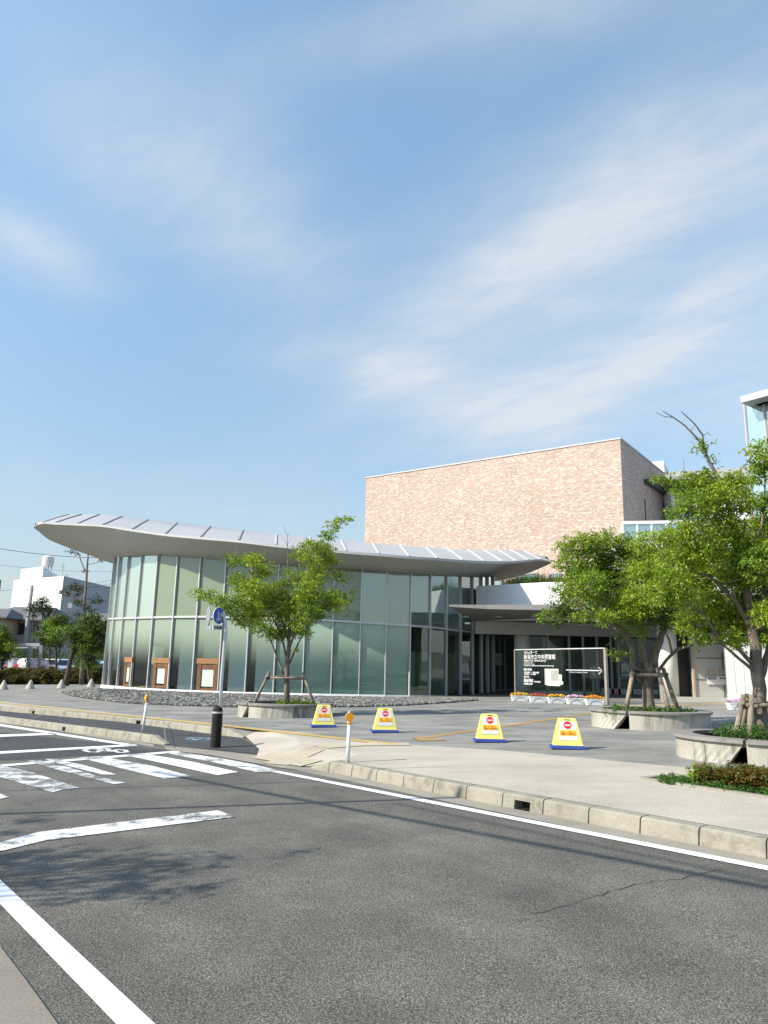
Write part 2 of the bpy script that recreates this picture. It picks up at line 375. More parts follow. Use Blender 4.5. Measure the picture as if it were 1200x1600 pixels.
M = dict(
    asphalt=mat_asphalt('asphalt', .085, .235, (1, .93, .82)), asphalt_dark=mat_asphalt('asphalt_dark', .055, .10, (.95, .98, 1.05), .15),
    aggregate=mat_agg('aggregate', (.42, .37, .315), .22, 55), plaza=mat_agg('plaza', (.235, .228, .214), .12, 25, .28),
    near_pave=mat_agg('near_pavement', (.215, .19, .16), .2, 70, .14), gutter=mat_agg('gutter', (.27, .245, .205), .18, 60, .16), kerb=mat_concrete('kerb_concrete', (.30, .275, .225), .3, False),
    planter=mat_concrete('planter_concrete', (.40, .375, .325), .62), planter_top=mat_concrete('planter_top', (.25, .235, .22), .35, False),
    white_paint=mat_paint('white_paint', (.72, .73, .74), wear=.60), worn_paint=mat_paint('worn_paint', (.68, .69, .70), wear=.53), worn2=mat_paint('worn_paint_more', (.62, .63, .64), wear=.495),
    tactile=mat_agg('tactile_yellow', (.48, .33, .12), .15, 30), tactile_pale=mat_agg('tactile_pale', (.43, .37, .28), .25, 40), tactile_brown=mat_agg('tactile_brown', (.33, .215, .10), .2, 30),
    crack=simple('crack', (.02, .02, .02), .9), dark=simple('dark', (.012, .013, .013), .6), soil=simple('soil', (.05, .04, .03), .95, 0, .3, 12),
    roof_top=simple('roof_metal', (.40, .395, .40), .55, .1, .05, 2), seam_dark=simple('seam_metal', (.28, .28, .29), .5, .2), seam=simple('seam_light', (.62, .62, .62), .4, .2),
    soffit=simple('soffit_paint', (.52, .52, .46), .55, 0, .04, .6), steel=simple('mullion_steel', (.60, .60, .60), .38, .35, .05),
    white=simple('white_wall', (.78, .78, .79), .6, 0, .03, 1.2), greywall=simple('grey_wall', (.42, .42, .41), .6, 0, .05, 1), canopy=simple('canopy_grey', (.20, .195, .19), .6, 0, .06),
    beam=simple('beam_grey', (.46, .47, .45), .6, 0, .05, 2), column=simple('column_white', (.70, .69, .66), .6, 0, .04), inner=simple('interior_wall', (.55, .60, .52), .8, 0, .05),
    floor=simple('interior_floor', (.30, .24, .17), .5), wood=simple('sunlit_wood', (.30, .15, .06), .5, 0, .25, 5), wood_dark=simple('dark_wood', (.10, .05, .03), .5), panelg=simple('pale_green_panel', (.55, .66, .54), .5, 0, .04),
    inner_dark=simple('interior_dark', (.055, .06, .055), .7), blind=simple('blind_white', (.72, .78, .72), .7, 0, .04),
    yellow=simple('yellow_plastic', (.80, .70, .17), .42, 0, .05, 3), blue=simple('blue_rubber', (.03, .07, .32), .5, 0, .1), signwhite=simple('sign_white', (.66, .66, .66), .45, 0, .02), red=simple('sign_red', (.72, .02, .03), .45, 0, .03), amber=simple('amber_band', (.85, .52, .02), .45, 0, .03),
    reflector=simple('reflector_orange', (.85, .33, .01), .25, 0, .05), post=simple('post_white', (.70, .72, .74), .4, 0, .04), black=simple('bollard_black', (.012, .010, .009), .75, 0, .2, 8, .3), band=simple('bollard_band', (.45, .45, .43), .5),
    galv=simple('galvanised', (.50, .52, .55), .4, .4, .06), signgrey=simple('sign_back_grey', (.27, .28, .29), .5, .2), signblue=simple('sign_blue', (.01, .055, .36), .35, 0, .03),
    bark=mat_bark('grey_bark', (.19, .16, .12)), bark_dark=mat_bark('dark_bark', (.075, .055, .042)), stake=mat_bark('stake_wood', (.26, .215, .165)), rope=simple('rope', (.05, .04, .03), .9),
    twig=mat_bark('twig_bark', (.18, .145, .12)),
    pot=simple('flowerbox_white', (.72, .72, .73), .45, 0, .03), tank=simple('tank_cream', (.62, .60, .55), .5), rooftile=simple('roof_tile', (.13, .125, .13), .7, 0, .3, 3),
    housewall=simple('house_wall', (.34, .34, .35), .8, 0, .06, 1), tan=simple('tan_wall', (.42, .33, .24), .8), window=mat_glass('window_dark', (.03, .04, .04), .05),
    rubber=simple('tyre', (.02, .02, .02), .8), carglass=mat_glass('car_glass', (.05, .06, .06), .08), wire=simple('wire', (.03, .03, .035), .6), concrete=mat_concrete('pole_concrete', (.33, .32, .30), .15),
    greensign=simple('green_board', (.02, .22, .10), .5), cone=mat_concrete('cone_concrete', (.45, .42, .37), .2, False),
    leaf_y=mat_leaf('leaf_yellow_green', (.15, .24, .018), (.26, .36, .03), (.36, .43, .05)), leaf_g=mat_leaf('leaf_green', (.09, .18, .02), (.18, .29, .03), (.30, .38, .05)),
    leaf_d=mat_leaf('leaf_dark', (.03, .07, .015), (.07, .13, .02), (.13, .18, .03)), leaf_pine=mat_leaf('pine_needles', (.025, .04, .015), (.06, .075, .03), None, .15),
    leaf_mix=mat_leaf('shrub_mixed', (.06, .11, .02), (.16, .16, .03), (.30, .10, .02)), leaf_cover=mat_leaf('ground_cover', (.035, .10, .02), (.07, .17, .03), (.14, .22, .04)),
    leaf_hedge=mat_leaf('hedge_leaf', (.04, .06, .012), (.12, .10, .025), (.17, .11, .03)), grass=mat_leaf('grass_blade', (.07, .14, .02), (.13, .22, .03), (.28, .26, .08)),
)
for k in range(1): pass
def mat_blind():
    m = NT('corrugated_blind'); w = m.n('ShaderNodeTexWave', wave_type='BANDS', bands_direction='Z'); w.inputs['Scale'].default_value = 4.2; w.inputs['Distortion'].default_value = .3
    m.L.new(m.n('ShaderNodeNewGeometry').outputs['Position'], w.inputs[0])
    m.col(m.ramp(w.outputs[0], [(0, (.66, .76, .68)), (1, (.86, .92, .86))])).set(.7); m.bump(w.outputs[0], .5, .04); return m.mat
M['blind_cor'] = mat_blind()
M['frit_up'] = mat_glass('frit_glass_upper', (.60, .75, .66), .05, 1.5, (.33, .40, .28), -1.0, -.5)
M['frit_left'] = mat_glass('frit_glass_left', (.60, .75, .66), .38, 1.6, (.50, .60, .50), -1.0, -.5)
M['frit_low_sunlit'] = mat_glass('frit_glass_lower_sunlit', (.95, .99, .96), .02, 1.4, (.46, .56, .44), .30, .88)  # clearer tint on the left bays stands in for sun on the blinds
M['frit_low'] = mat_glass('frit_glass_lower', (.80, .92, .85), .03, 1.45, (.52, .66, .54), .34, .88)
M['glass_up'] = mat_glass('clear_glass_upper', (.42, .58, .52), .20, 1.6, (.30, .42, .38), -1.9, 1.6)
M['glass_low'] = mat_glass('clear_glass_lower', (.50, .66, .58), .10, 1.55)
M['glass_door'] = mat_glass('door_glass', (.30, .38, .35), .02, 1.4)
M['board_glass'] = mat_glass('sign_board_glass', (.66, .80, .74), .02, 1.4)
M['tower_glass'] = mat_glass('tower_glass', (.55, .75, .74), .25, 1.6, (.42, .62, .62), -1, .9)
M['brick'] = mat_brick('pink_brick_tile', [(0, (.37, .25, .20)), (.35, (.41, .285, .235)), (.65, (.44, .34, .285)), (.85, (.46, .38, .33)), (1, (.58, .53, .47))], (.50, .40, .34))
M['brick_side'] = M['brick']

def uvwall(o, fn):
    me = o.data; uv = me.uv_layers.new(name='UVMap')
    for l in me.loops:
        u, v = fn(me.vertices[l.vertex_index].co); uv.data[l.index].uv = (u, v)

# ------------------------------------------------------------------ ground
mb = MB(); 
rows = []
for y in (-30, -8, 0, 5, 10, 20, 40, 80, 200, 900): rows.append([ground(x, y, 0) for x in (-900, -200, -60, -20, 0, 20, 60, 200, 900)])
struct('road', mb.grid(rows), M['asphalt'])
K = .16
# kerb lines (pixel rows of the foot of each kerb)
def subdiv(a, b, n): return [a + (b - a) * i / n for i in range(n + 1)]
R0 = G(519, 1208); R1 = G(1127, 1329); dR = nrm(R1 - R0); nR = nrm(np.cross(dR, (0, 0, 1))) ; 
if nR[1] < 0: nR = -nR                       # towards the plaza
def kerb_run(name, p0, p1, n, inward, label_k, gap=.008, drains=(), h=K, w=.18, ramp0=False, ramp1=False):
    mb = MB(); p0 = np.array(p0); p1 = np.array(p1)
    for i in range(n):
        a = p0 + (p1 - p0) * (i / n) + (p1 - p0) / n * .012; b = p0 + (p1 - p0) * ((i + 1) / n) - (p1 - p0) / n * .012
        ha = hb = h + R_.uniform(-.003, .003)
        if ramp0 and i == 0: ha = .02
        if ramp1 and i == n - 1: hb = .02
        iv = inward * w; bat = inward * .025
        def P(q, hh, k, tt=0): return np.array((q[0] + iv[0] * k + bat[0] * tt, q[1] + iv[1] * k + bat[1] * tt, gz(q[0] + iv[0] * k, q[1] + iv[1] * k) + hh))
        rd = .02
        prof = lambda q, hh: [P(q, -.05, 0), P(q, max(hh - rd, .003), 0, 1), P(q, hh, 0, 2), P(q, hh, 1), P(q, -.05, 1)]
        if i in drains:                       # a stone with a drain slot: legs, lintel, dark recess
            L = b - a
            for (s0, s1) in ((0, .3), (.7, 1)):
                A0 = a + L * s0; B0 = a + L * s1; vs = prof(A0, ha) + prof(B0, hb)
                mb.cur = 0; mb.add(vs, [(0, 5, 6, 1), (1, 6, 7, 2), (2, 7, 8, 3), (3, 8, 9, 4), (0, 1, 2, 3, 4), (9, 8, 7, 6, 5)])
            A0 = a + L * .3; B0 = a + L * .7
            vs = [P(A0, .10, 0, 1), P(A0, ha - rd, 0, 1), P(A0, ha, 0, 2), P(A0, ha, 1), P(A0, .10, 1)] + [P(B0, .10, 0, 1), P(B0, ha - rd, 0, 1), P(B0, ha, 0, 2), P(B0, ha, 1), P(B0, .10, 1)]
            mb.add(vs, [(0, 5, 6, 1), (1, 6, 7, 2), (2, 7, 8, 3), (3, 8, 9, 4), (4, 9, 5, 0)])
            mb.cur = 1; mb.quad(P(A0, -.03, .9), P(B0, -.03, .9), P(B0, .11, .9), P(A0, .11, .9))
            mb.quad(P(A0, .004, .1), P(B0, .004, .1), P(B0, .004, .9), P(A0, .004, .9)); mb.cur = 0
        else:
            vs = prof(a, ha) + prof(b, hb)
            mb.add(vs, [(0, 5, 6, 1), (1, 6, 7, 2), (2, 7, 8, 3), (3, 8, 9, 4), (0, 1, 2, 3, 4), (9, 8, 7, 6, 5)])
    # joint filler just behind the face
    q0, q1 = p0 + inward * .03, p1 + inward * .03
    return struct(name, mb, [M['kerb'], M['dark']])
Rstart = G(480, 1200); Lr = 0.62
Rend = Rstart + dR * (Lr * 34)
kerb_run('kerb', Rstart, Rend, 34, nR, '', drains=(7,), ramp0=True)
# measured drain stone lies near px 870-920: stone index computed below keeps it there
# left kerb of cycle lane (divider) and far kerb
A0 = G(-140, 1109); A1 = G(255, 1164); nA = nrm(np.cross(nrm(A1 - A0), (0, 0, 1))); nA = nA if nA[1] > 0 else -nA
kerb_run('kerb', A0, A1, 36, nA, '', drains=(26,), ramp1=True, w=.16)
B0 = G(-140, 1098); B1 = G(190, 1128); B2 = G(300, 1143); B3 = G(378, 1153); nB = nrm(np.cross(nrm(B2 - B0), (0, 0, 1))); nB = nB if nB[1] > 0 else -nB
kerb_run('kerb', B0, B1, 36, nB, '', drains=(24,), w=.16)
kerb_run('kerb', B1, B3, 9, nB, '', drains=(1,), ramp1=True, w=.16)
# pavement slab (one sheet, dropped towards the crossing)
front = [(ground(*(B0 + nB * .16)[:2], K - .004)), (ground(*(B1 + nB * .16)[:2], K - .004)), (ground(*(B2 + nB * .16)[:2], K - .004)), (ground(*(B3 + nB * .1)[:2], .03))]
mid = G(405, 1172); front.append(ground(mid[0], mid[1], .02)); q = G(400, 1186); front.append(ground(q[0], q[1], .016)); front.append(ground(*(Rstart + nR * .02)[:2], .02))
q = Rstart + dR * .62 + nR * .18; front.append(ground(q[0], q[1], K - .004)); q = Rend + nR * .18; front.append(ground(q[0], q[1], K - .004))
off = np.array((.35, .94, 0)); mb = MB()
r0 = front; r1 = []
for i, q in enumerate(front):
    d_ = 1.0 if i in (4, 5, 6) else .45 if i == 3 else .6
    q2 = q + (nR if i > 5 else nB) * d_; r1.append(ground(q2[0], q2[1], K - .004))
r2 = [ground(-95, 125, K - .004), ground(-60, 130, K - .004), ground(-30, 130, K - .004), ground(-15, 130, K - .004), ground(0, 130, K - .004), ground(15, 130, K - .004), ground(30, 130, K - .004), ground(60, 130, K - .004), ground(160, 120, K - .004)]
r2[0] = ground(-70, 125, K - .004)
mb.grid([r0, r1]); mb.poly(r1 + r2[::-1])
struct('plaza', mb, M['plaza'])
# aggregate sidewalk laid on the plaza
up4 = K
def sheet(name, pix, h, mat, **k):
    mb = MB(); mb.poly([G(x, y, h) for x, y in pix]); return struct(name, mb, mat, **k)
def sheet3(name, pts, mat): return struct(name, MB().poly(pts), mat)
bound = [(-200, 1077), (0, 1096), (330, 1130), (480, 1146), (628, 1163), (780, 1172), (1090, 1201), (1200, 1212), (1600, 1255)]
lowr = [ground(*(B0 + nB * .17)[:2], K), ground(*(B1 + nB * .17)[:2], K), ground(*(B2 + nB * .17)[:2], K), r1[3] + np.array((0, 0, .004)), r1[4] + np.array((0, 0, .004)), r1[5] + np.array((0, 0, .004)), r1[6] + np.array((0, 0, .004)), ground(*(Rstart + dR * .70 + nR * .19)[:2], K), ground(*(Rend + nR * .19)[:2], K)]
sheet3('sidewalk', lowr + [G(x, y, K) for x, y in bound[::-1]], M['aggregate'])
mb = MB(); mb.grid([[q + np.array((0, 0, .004)) for q in front[3:8]], [q + np.array((0, 0, .004)) for q in r1[3:8]]]); struct('sidewalk_ramp', mb, M['aggregate'])
# cycle lane in dark asphalt, and gutters
cl = [(-140, 1107), (60, 1124), (240, 1153), (262, 1163), (330, 1171), (402, 1178), (404, 1170), (376, 1153), (300, 1143), (190, 1128), (-140, 1098)]
sheet('cycle_lane', cl, .008, M['asphalt_dark'])
sheet('gutter', [(255, 1166), (332, 1172), (400, 1180), (470, 1192), (500, 1206), (440, 1200), (330, 1180), (262, 1172)], .010, M['gutter'])
g0 = Rstart - dR * .4; g1 = Rend; gw = -nR * .30
sheet3('gutter', [ground(*(g0)[:2], .004), ground(*(g1)[:2], .004), ground(*(g1 + gw)[:2], .004), ground(*(g0 + gw)[:2], .004)], M['gutter'])
sheet('gutter', [(-140, 1112), (60, 1133), (240, 1163), (240, 1167), (60, 1137), (-140, 1114)], .004, M['gutter'])
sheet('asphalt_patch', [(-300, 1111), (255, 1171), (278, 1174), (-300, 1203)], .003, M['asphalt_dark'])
# near pavement edge, bottom left
sheet('near_sidewalk', [(-400, 1340), (0, 1478), (40, 1530), (95, 1606), (60, 1900), (-800, 1900)], .012, M['near_pave'])

# road markings
def mark(pix, mat='white_paint', h=.008, name='road_marking'): return sheet(name, pix, h, M[mat])
# edge line at right
wl0 = G(395, 1199); wl1 = G(1200, 1358); dW = nrm(wl1 - wl0); nW = nrm(np.cross(dW, (0, 0, 1))); nW = nW if nW[1] > 0 else -nW
wl = [wl0 - nW * .07, wl1 + dW * 8 - nW * .07, wl1 + dW * 8 + nW * .07, wl0 + nW * .07]
sheet3('road_marking', [ground(q[0], q[1], .008) for q in wl], M['white_paint'])
mark([(-120, 1285), (-120, 1262), (0, 1374), (243, 1600), (330, 1682), (270, 1682), (182, 1600), (0, 1412)])
mark([(-80, 1330), (0, 1316), (60, 1300), (340, 1266), (368, 1276), (70, 1313), (0, 1330), (-80, 1345)], 'worn_paint')
mark([(-40, 1198), (280, 1172.5), (281, 1175.5), (-40, 1201)], 'white_paint')
mark([(-40, 1176), (205, 1163), (216, 1165), (-40, 1180)], 'white_paint')
mark([(-120, 1124), (0, 1131), (215, 1164), (202, 1165.5), (0, 1134.5), (-120, 1127)], 'white_paint')
mark([(-40, 1149), (82, 1145), (92, 1147.5), (-40, 1153)], 'white_paint')
stripes = [([(-60, 1221), (0, 1240), (15, 1245), (0, 1248), (-80, 1262)], 'worn_paint'),
           ([(-60, 1186), (0, 1195), (55, 1208), (124, 1231), (100, 1233), (82, 1238), (0, 1214), (-60, 1202)], 'worn2'),
           ([(40, 1188), (62, 1188), (110, 1199), (150, 1212), (196, 1223), (178, 1225), (150, 1218), (90, 1203)], 'worn2'),
           ([(70, 1186), (85, 1186), (130, 1195), (182, 1210), (160, 1210), (100, 1195)], 'worn_paint'),
           ([(122, 1183), (155, 1181.5), (240, 1197), (299, 1212.5), (258, 1216.5), (200, 1203)], 'worn_paint'),
           ([(192, 1179), (225, 1177.5), (300, 1190), (372, 1206), (340, 1211), (262, 1194)], 'white_paint'),
           ([(258, 1176.5), (282, 1175.5), (340, 1184), (395, 1194), (440, 1205), (400, 1206), (330, 1190)], 'worn_paint')]
for px_, mt in stripes: mark(px_, mt)
# bicycle mark on the asphalt (worn outline strokes)
mb = MB()
def stroke(mb, pts, w, h):
    P = [G(x, y, h) for x, y in pts]
    for a, b in zip(P[:-1], P[1:]):
        d = nrm(b - a); n_ = np.cross(d, (0, 0, 1)) * w / 2; e = d * w * .3
        mb.quad(a - n_ - e, b - n_ + e, b + n_ + e, a + n_ - e); h += .0008
        P = P
for pts in ([(131, 1172), (140, 1170), (152, 1170), (160, 1172), (152, 1175), (140, 1175), (131, 1172)], [(176, 1173), (184, 1171), (196, 1172), (198, 1175), (188, 1176), (176, 1173)], [(146, 1172), (160, 1169.5), (172, 1170)], [(160, 1173), (178, 1174)], [(168, 1170), (172, 1174)], [(152, 1169), (156, 1174)]):
    stroke(mb, pts, .09, .009)
struct('road_marking', mb, M['worn_paint'])
mb = MB(); stroke(mb, [(291, 1154), (300, 1152.5), (322, 1153), (330, 1154.5)], .06, .012); stroke(mb, [(293, 1156), (310, 1156.5), (330, 1156)], .06, .013); stroke(mb, [(298, 1153), (306, 1156), (318, 1153)], .05, .016)
M['bluepaint'] = mat_paint('blue_paint', (.32, .46, .66), (.06, .062, .065), .55); struct('cycle_marking', mb, M['bluepaint'])
# crack in asphalt
mb = MB(); pts = [(828, 1426)]
for i in range(1, 30):
    t = i / 29; pts.append((828 + 297 * t + R_.uniform(-2, 2), 1426 - 72 * t + R_.uniform(-2, 2) + 4 * math.sin(t * 9)))
P = [G(x, y, .004) for x, y in pts]
for a, b in zip(P[:-1], P[1:]):
    n_ = np.cross(nrm(b - a), (0, 0, 1)) * R_.uniform(.002, .004); mb.quad(a - n_, b - n_, b + n_, a + n_)
struct('road_crack', mb, M['crack'])
# tactile paving
from mathutils.bvhtree import BVHTree
_v = []; _f = []
for o_n in [o for o in COL.objects if o.name.split('.')[0] in ('plaza', 'sidewalk', 'sidewalk_ramp')]:
    k_ = len(_v); o_n.data.calc_loop_triangles(); _v += [tuple(v.co) for v in o_n.data.vertices]; _f += [tuple(k_ + a for a in t.vertices) for t in o_n.data.loop_triangles]
_bvh = BVHTree.FromPolygons(_v, _f)
def slab_h(q):
    h_ = _bvh.ray_cast(Vector((float(q[0]), float(q[1]), 6)), Vector((0, 0, -1)))[0]
    return (h_.z - gz(q[0], q[1])) if h_ is not None else .01
def strip(name, pts, w, h, mat, dots=True, sp=.06, flat=False):
    slab_h = (lambda q: K) if flat else globals()['slab_h']
    P = [G(x, y, K) for x, y in pts]; mb = MB(); Q = []
    for a, b in zip(P[:-1], P[1:]):
        nn_ = max(1, int(np.linalg.norm(b - a) / .3)); Q += [a + (b - a) * i / nn_ for i in range(nn_)]
    P = [ground(q[0], q[1], slab_h(q)) for q in Q + [P[-1]]]
    for a, b in zip(P[:-1], P[1:]):
        a = np.array(a); b = np.array(b); d = nrm(b - a); n_ = np.cross(d, (0, 0, 1)) * w / 2
        def dr(q_): return np.array((q_[0], q_[1], gz(q_[0], q_[1]) + slab_h(q_) + h))
        mb.quad(dr(a - n_), dr(b - n_), dr(b + n_), dr(a + n_))
        if dots:
            L = np.linalg.norm(b - a); nd = int(L / sp); nwid = max(2, int(w / sp))
            for i in range(nd):
                for j in range(nwid):
                    c = a + d * (i + .5) * sp + (n_ * 2 / w) * ((j + .5) / nwid - .5) * w / 1.0; c = np.array((c[0], c[1], gz(c[0], c[1]) + slab_h(c)))
                    r = .016; hh = h + .006
                    mb.add([c + (-r, -r, h), c + (r, -r, h), c + (r, r, h), c + (-r, r, h), c + (-r * .5, -r * .5, hh), c + (r * .5, -r * .5, hh), c + (r * .5, r * .5, hh), c + (-r * .5, r * .5, hh)],
                           [(4, 5, 6, 7), (0, 1, 5, 4), (1, 2, 6, 5), (2, 3, 7, 6), (3, 0, 4, 7)])
    return struct(name, mb, mat)
mb = MB(); c0_ = G(700, 1130, K)
for k_ in range(-9, 10):
    for (dx_, dy_, L_) in ((.96, .28, 40), (-.28, .96, 24)):
        o_ = np.array((-dy_, dx_, 0)) * k_ * 3.6; q0 = c0_ + o_ - np.array((dx_, dy_, 0)) * L_ * .5; q1 = c0_ + o_ + np.array((dx_, dy_, 0)) * L_ * .5
        for t_ in range(24):
            a = q0 + (q1 - q0) * t_ / 24; b = q0 + (q1 - q0) * (t_ + 1) / 24; m_c = (a + b) / 2; pc_ = RM.T @ (m_c - CAM)
            if m_c[1] < 16 or m_c[1] > 37 or a[1] < 10: continue
            n_ = np.array((-dy_, dx_, 0)) * .008; f_ = lambda q_: (q_[0], q_[1], gz(q_[0], q_[1]) + K - .004 + .0035)
            mb.quad(f_(a - n_), f_(b - n_), f_(b + n_), f_(a + n_))
struct('plaza_joint', mb, M['planter_top'])
strip('tactile_strip', [(-150, 1085), (0, 1098.5), (330, 1132), (620, 1164)], .26, .009, M['tactile'], True, .10, True)
strip('tactile_strip', [(430, 1180), (500, 1168), (560, 1163.5), (640, 1163)], .55, .010, M['tactile_pale'], True, .085)
strip('tactile_strip', [(412, 1170), (450, 1176), (488, 1182)], .45, .014, M['tactile_pale'], True, .085)
strip('tactile_strip', [(650, 1154), (780, 1136), (932, 1113)], .26, .006, M['tactile_brown'], True, .10)
strip('tactile_strip', [(650, 1156.5), (690, 1155.5)], .5, .010, M['tactile_brown'], True, .10)
strip('tactile_strip', [(960, 1103), (1060, 1101), (1135, 1099)], .3, .006, M['tactile'], True, .15)

# ================================================================== glass pavilion
MB_X = [(161.5, 1072.5), (170, 1073.5), (184, 1075), (205, 1076.5), (231, 1078), (263, 1079.5), (300, 1081), (341, 1082.5), (383, 1084), (427, 1085), (472, 1086), (516.5, 1087), (560, 1087.8), (600.5, 1088.5), (638.5, 1089), (670, 1089.2), (696, 1089.3), (718.6, 1089.2), (737.6, 1089), (752, 1088.7), (762, 1088.3), (771, 1088)]
BAY = 1.49; BAYR = 1.27
i0 = 10; D_ = {i0: 38.6}
def Xof(i, D): return A(MB_X[i][0], MB_X[i][1], D)[:2]
for i in range(i0 + 1, len(MB_X)):
    p = Xof(i - 1, D_[i - 1]); best = None
    for k in range(0, 400):
        D = D_[i - 1] + (-.6 if i < 13 else 0) + k * .005; q = Xof(i, D); e = abs(np.linalg.norm(q - p) - BAYR)
        if best is None or e < best[0] - 1e-6: best = (e, D)
    D_[i] = best[1] if i > 13 else 38.6 - (i - i0) * .02
for i in range(i0 - 1, -1, -1):
    p = Xof(i + 1, D_[i + 1]); best = None
    for k in range(0, 400):
        D = D_[i + 1] + k * .005; q = Xof(i, D); e = abs(np.linalg.norm(q - p) - BAY)
        if best is None or e < best[0] - 1e-6: best = (e, D)
    D_[i] = best[1]
Ds = np.array([D_[i] for i in range(len(MB_X))])
Ds = np.convolve(np.pad(Ds, 1, mode='reflect', reflect_type='odd'), np.array((.25, .5, .25)), 'valid')
NM = len(MB_X)
GL = [A(MB_X[i][0], MB_X[i][1], Ds[i]) for i in range(NM)]      # glass foot points
print('glass D', [round(float(d), 1) for d in Ds]); print('foot h', [round(float(p[2] - gz(p[0], p[1])), 2) for p in GL])
topx = [184, 192, 206, 226, 251, 282, 317, 354, 397, 440, 482, 526, 566, 606, 641, 672, 699, 720, 738, 752, 762, 771]
topy = [870.5, 869, 867.5, 868, 869.5, 872, 874.5, 877, 880, 883, 886, 888.5, 890.5, 893, 895.5, 897.5, 899, 900, 900, 899, 898, 897]
zt = [Vz(GL[i], topy[i]) for i in range(NM)]
zt = list(np.convolve(np.pad(np.array(zt), 2, mode='reflect', reflect_type='odd'), np.ones(5) / 5, 'valid'))
zb = [float(p[2]) for p in GL]
trx = [(161, 967), (205, 965.5), (263, 964), (308, 963.7), (427, 966.5), (521, 970), (606, 975.3), (673, 980), (719, 986), (771, 990)]
zm = [Vz(GL[i], float(np.interp(MB_X[i][0], [a for a, b in trx], [b for a, b in trx]))) for i in range(NM)]
pav = empty('glass_pavilion', GL[10], label='long curved glass pavilion with pale green frosted panes under a blade shaped metal roof', cat='building')
def outw(i):
    a = GL[max(i - 1, 0)]; b = GL[min(i + 1, NM - 1)]; d = nrm((b - a)[:2]); return np.array((d[1], -d[0], 0))
inw = lambda i, k: GL[i] - outw(i) * k
for i in range(NM):
    o_ = outw(i); p = GL[i] + o_ * .05; th = math.atan2(o_[1], o_[0])
    m_ = MB(); m_.box((p[0], p[1], (zb[i] + zt[i]) / 2 - .1), (.14, .055, zt[i] - zb[i] + .3), rz=th); m_.build('mullion', M['steel'], pav, world=True)
def band(z0f, z1f, k0, k1, mat, name):
    m_ = MB(); rows = [[], [], [], []]
    for i in range(NM):
        a = GL[i] + outw(i) * k0; b = GL[i] + outw(i) * k1
        for r, (q, z) in enumerate(((b, z0f(i)), (a, z0f(i)), (a, z1f(i)), (b, z1f(i)))): rows[r].append((q[0], q[1], z))
    m_.grid(rows + [rows[0]]); return m_.build(name, mat, pav, world=True)
band(lambda i: zm[i] - .05, lambda i: zm[i] + .05, .09, -.05, M['steel'], 'transom')
band(lambda i: gz(*GL[i][:2]) - .1, lambda i: zb[i] + .09, .16, -.3, M['white'], 'sill')
for i in range(NM - 1):
    clear = i >= 14
    a, b = GL[i], GL[i + 1]
    for lo, hi, nm, mt in ((zm, zt, 'upper_pane', M['glass_up'] if i >= 12 else M['frit_left'] if i < 4 else M['frit_up']), (zb, zm, 'lower_pane', M['glass_low'] if clear else M['frit_low_sunlit'] if i < 9 else M['frit_low'])):
        m_ = MB(); m_.quad((a[0], a[1], lo[i]), (b[0], b[1], lo[i + 1]), (b[0], b[1], hi[i + 1] + (.25 if nm[0] == 'u' else 0)), (a[0], a[1], hi[i] + (.25 if nm[0] == 'u' else 0)))
        o = m_.build(nm, mt, pav, world=True)
        uvwall(o, lambda c, lo=lo, hi=hi, i=i: (0, (c.z + pav.location.z - min(lo[i], lo[i + 1])) / (hi[i] - lo[i])))
# blinds, floor, inner wall
for i in range(NM - 1):
    if i in (5, 6, 7, 8, 9, 10, 11, 12, 13):
        a = inw(i, .16); b = inw(i + 1, .16); d = (b - a); t0 = .28 if i < 9 else .04; a2 = a + d * t0; b2 = b - d * .02
        m_ = MB(); h = 3.3 if i < 8 else 3.9; m_.quad((a2[0], a2[1], zb[i]), (b2[0], b2[1], zb[i + 1]), (b2[0], b2[1], zb[i + 1] + h), (a2[0], a2[1], zb[i] + h)); m_.build('roller_blind', M['blind_cor'], pav, world=True)
    if i >= 14 and i < 18 or i in (3, 9):
        a = inw(i, 1.2); b = inw(i + 1, 1.2); d = b - a; m_ = MB(); a2 = a + d * .12; b2 = b - d * .12
        m_.box(((a2 + b2) / 2) + np.array((0, 0, 1.15)), (np.linalg.norm(b2 - a2), .4, 2.3), rz=math.atan2(d[1], d[0])); m_.build('book_shelf', M['panelg'], pav, world=True)
back = []
for i in range(NM):
    q = GL[i]; t = i / (NM - 1)
    w = math.sin(math.pi * min(max(t, .0), 1)) ** .6 * 11
    back.append(np.array((q[0] + .25 * w, q[1] + w + .05, q[2])))
m_ = MB(); m_.grid([[(p[0], p[1], zb[i] + .05) for i, p in enumerate(GL)], [(p[0], p[1], zb[i] + .05) for i, p in enumerate(back)]]); m_.build('floor', M['floor'], pav, world=True)
m_ = MB(); m_.grid([[(p[0], p[1], zb[i] - .5) for i, p in enumerate(back)], [(p[0], p[1], zt[i] + 1.2) for i, p in enumerate(back)]]); m_.build('back_wall', simple('back_wall_green', (.22, .26, .21), .8), pav, world=True)
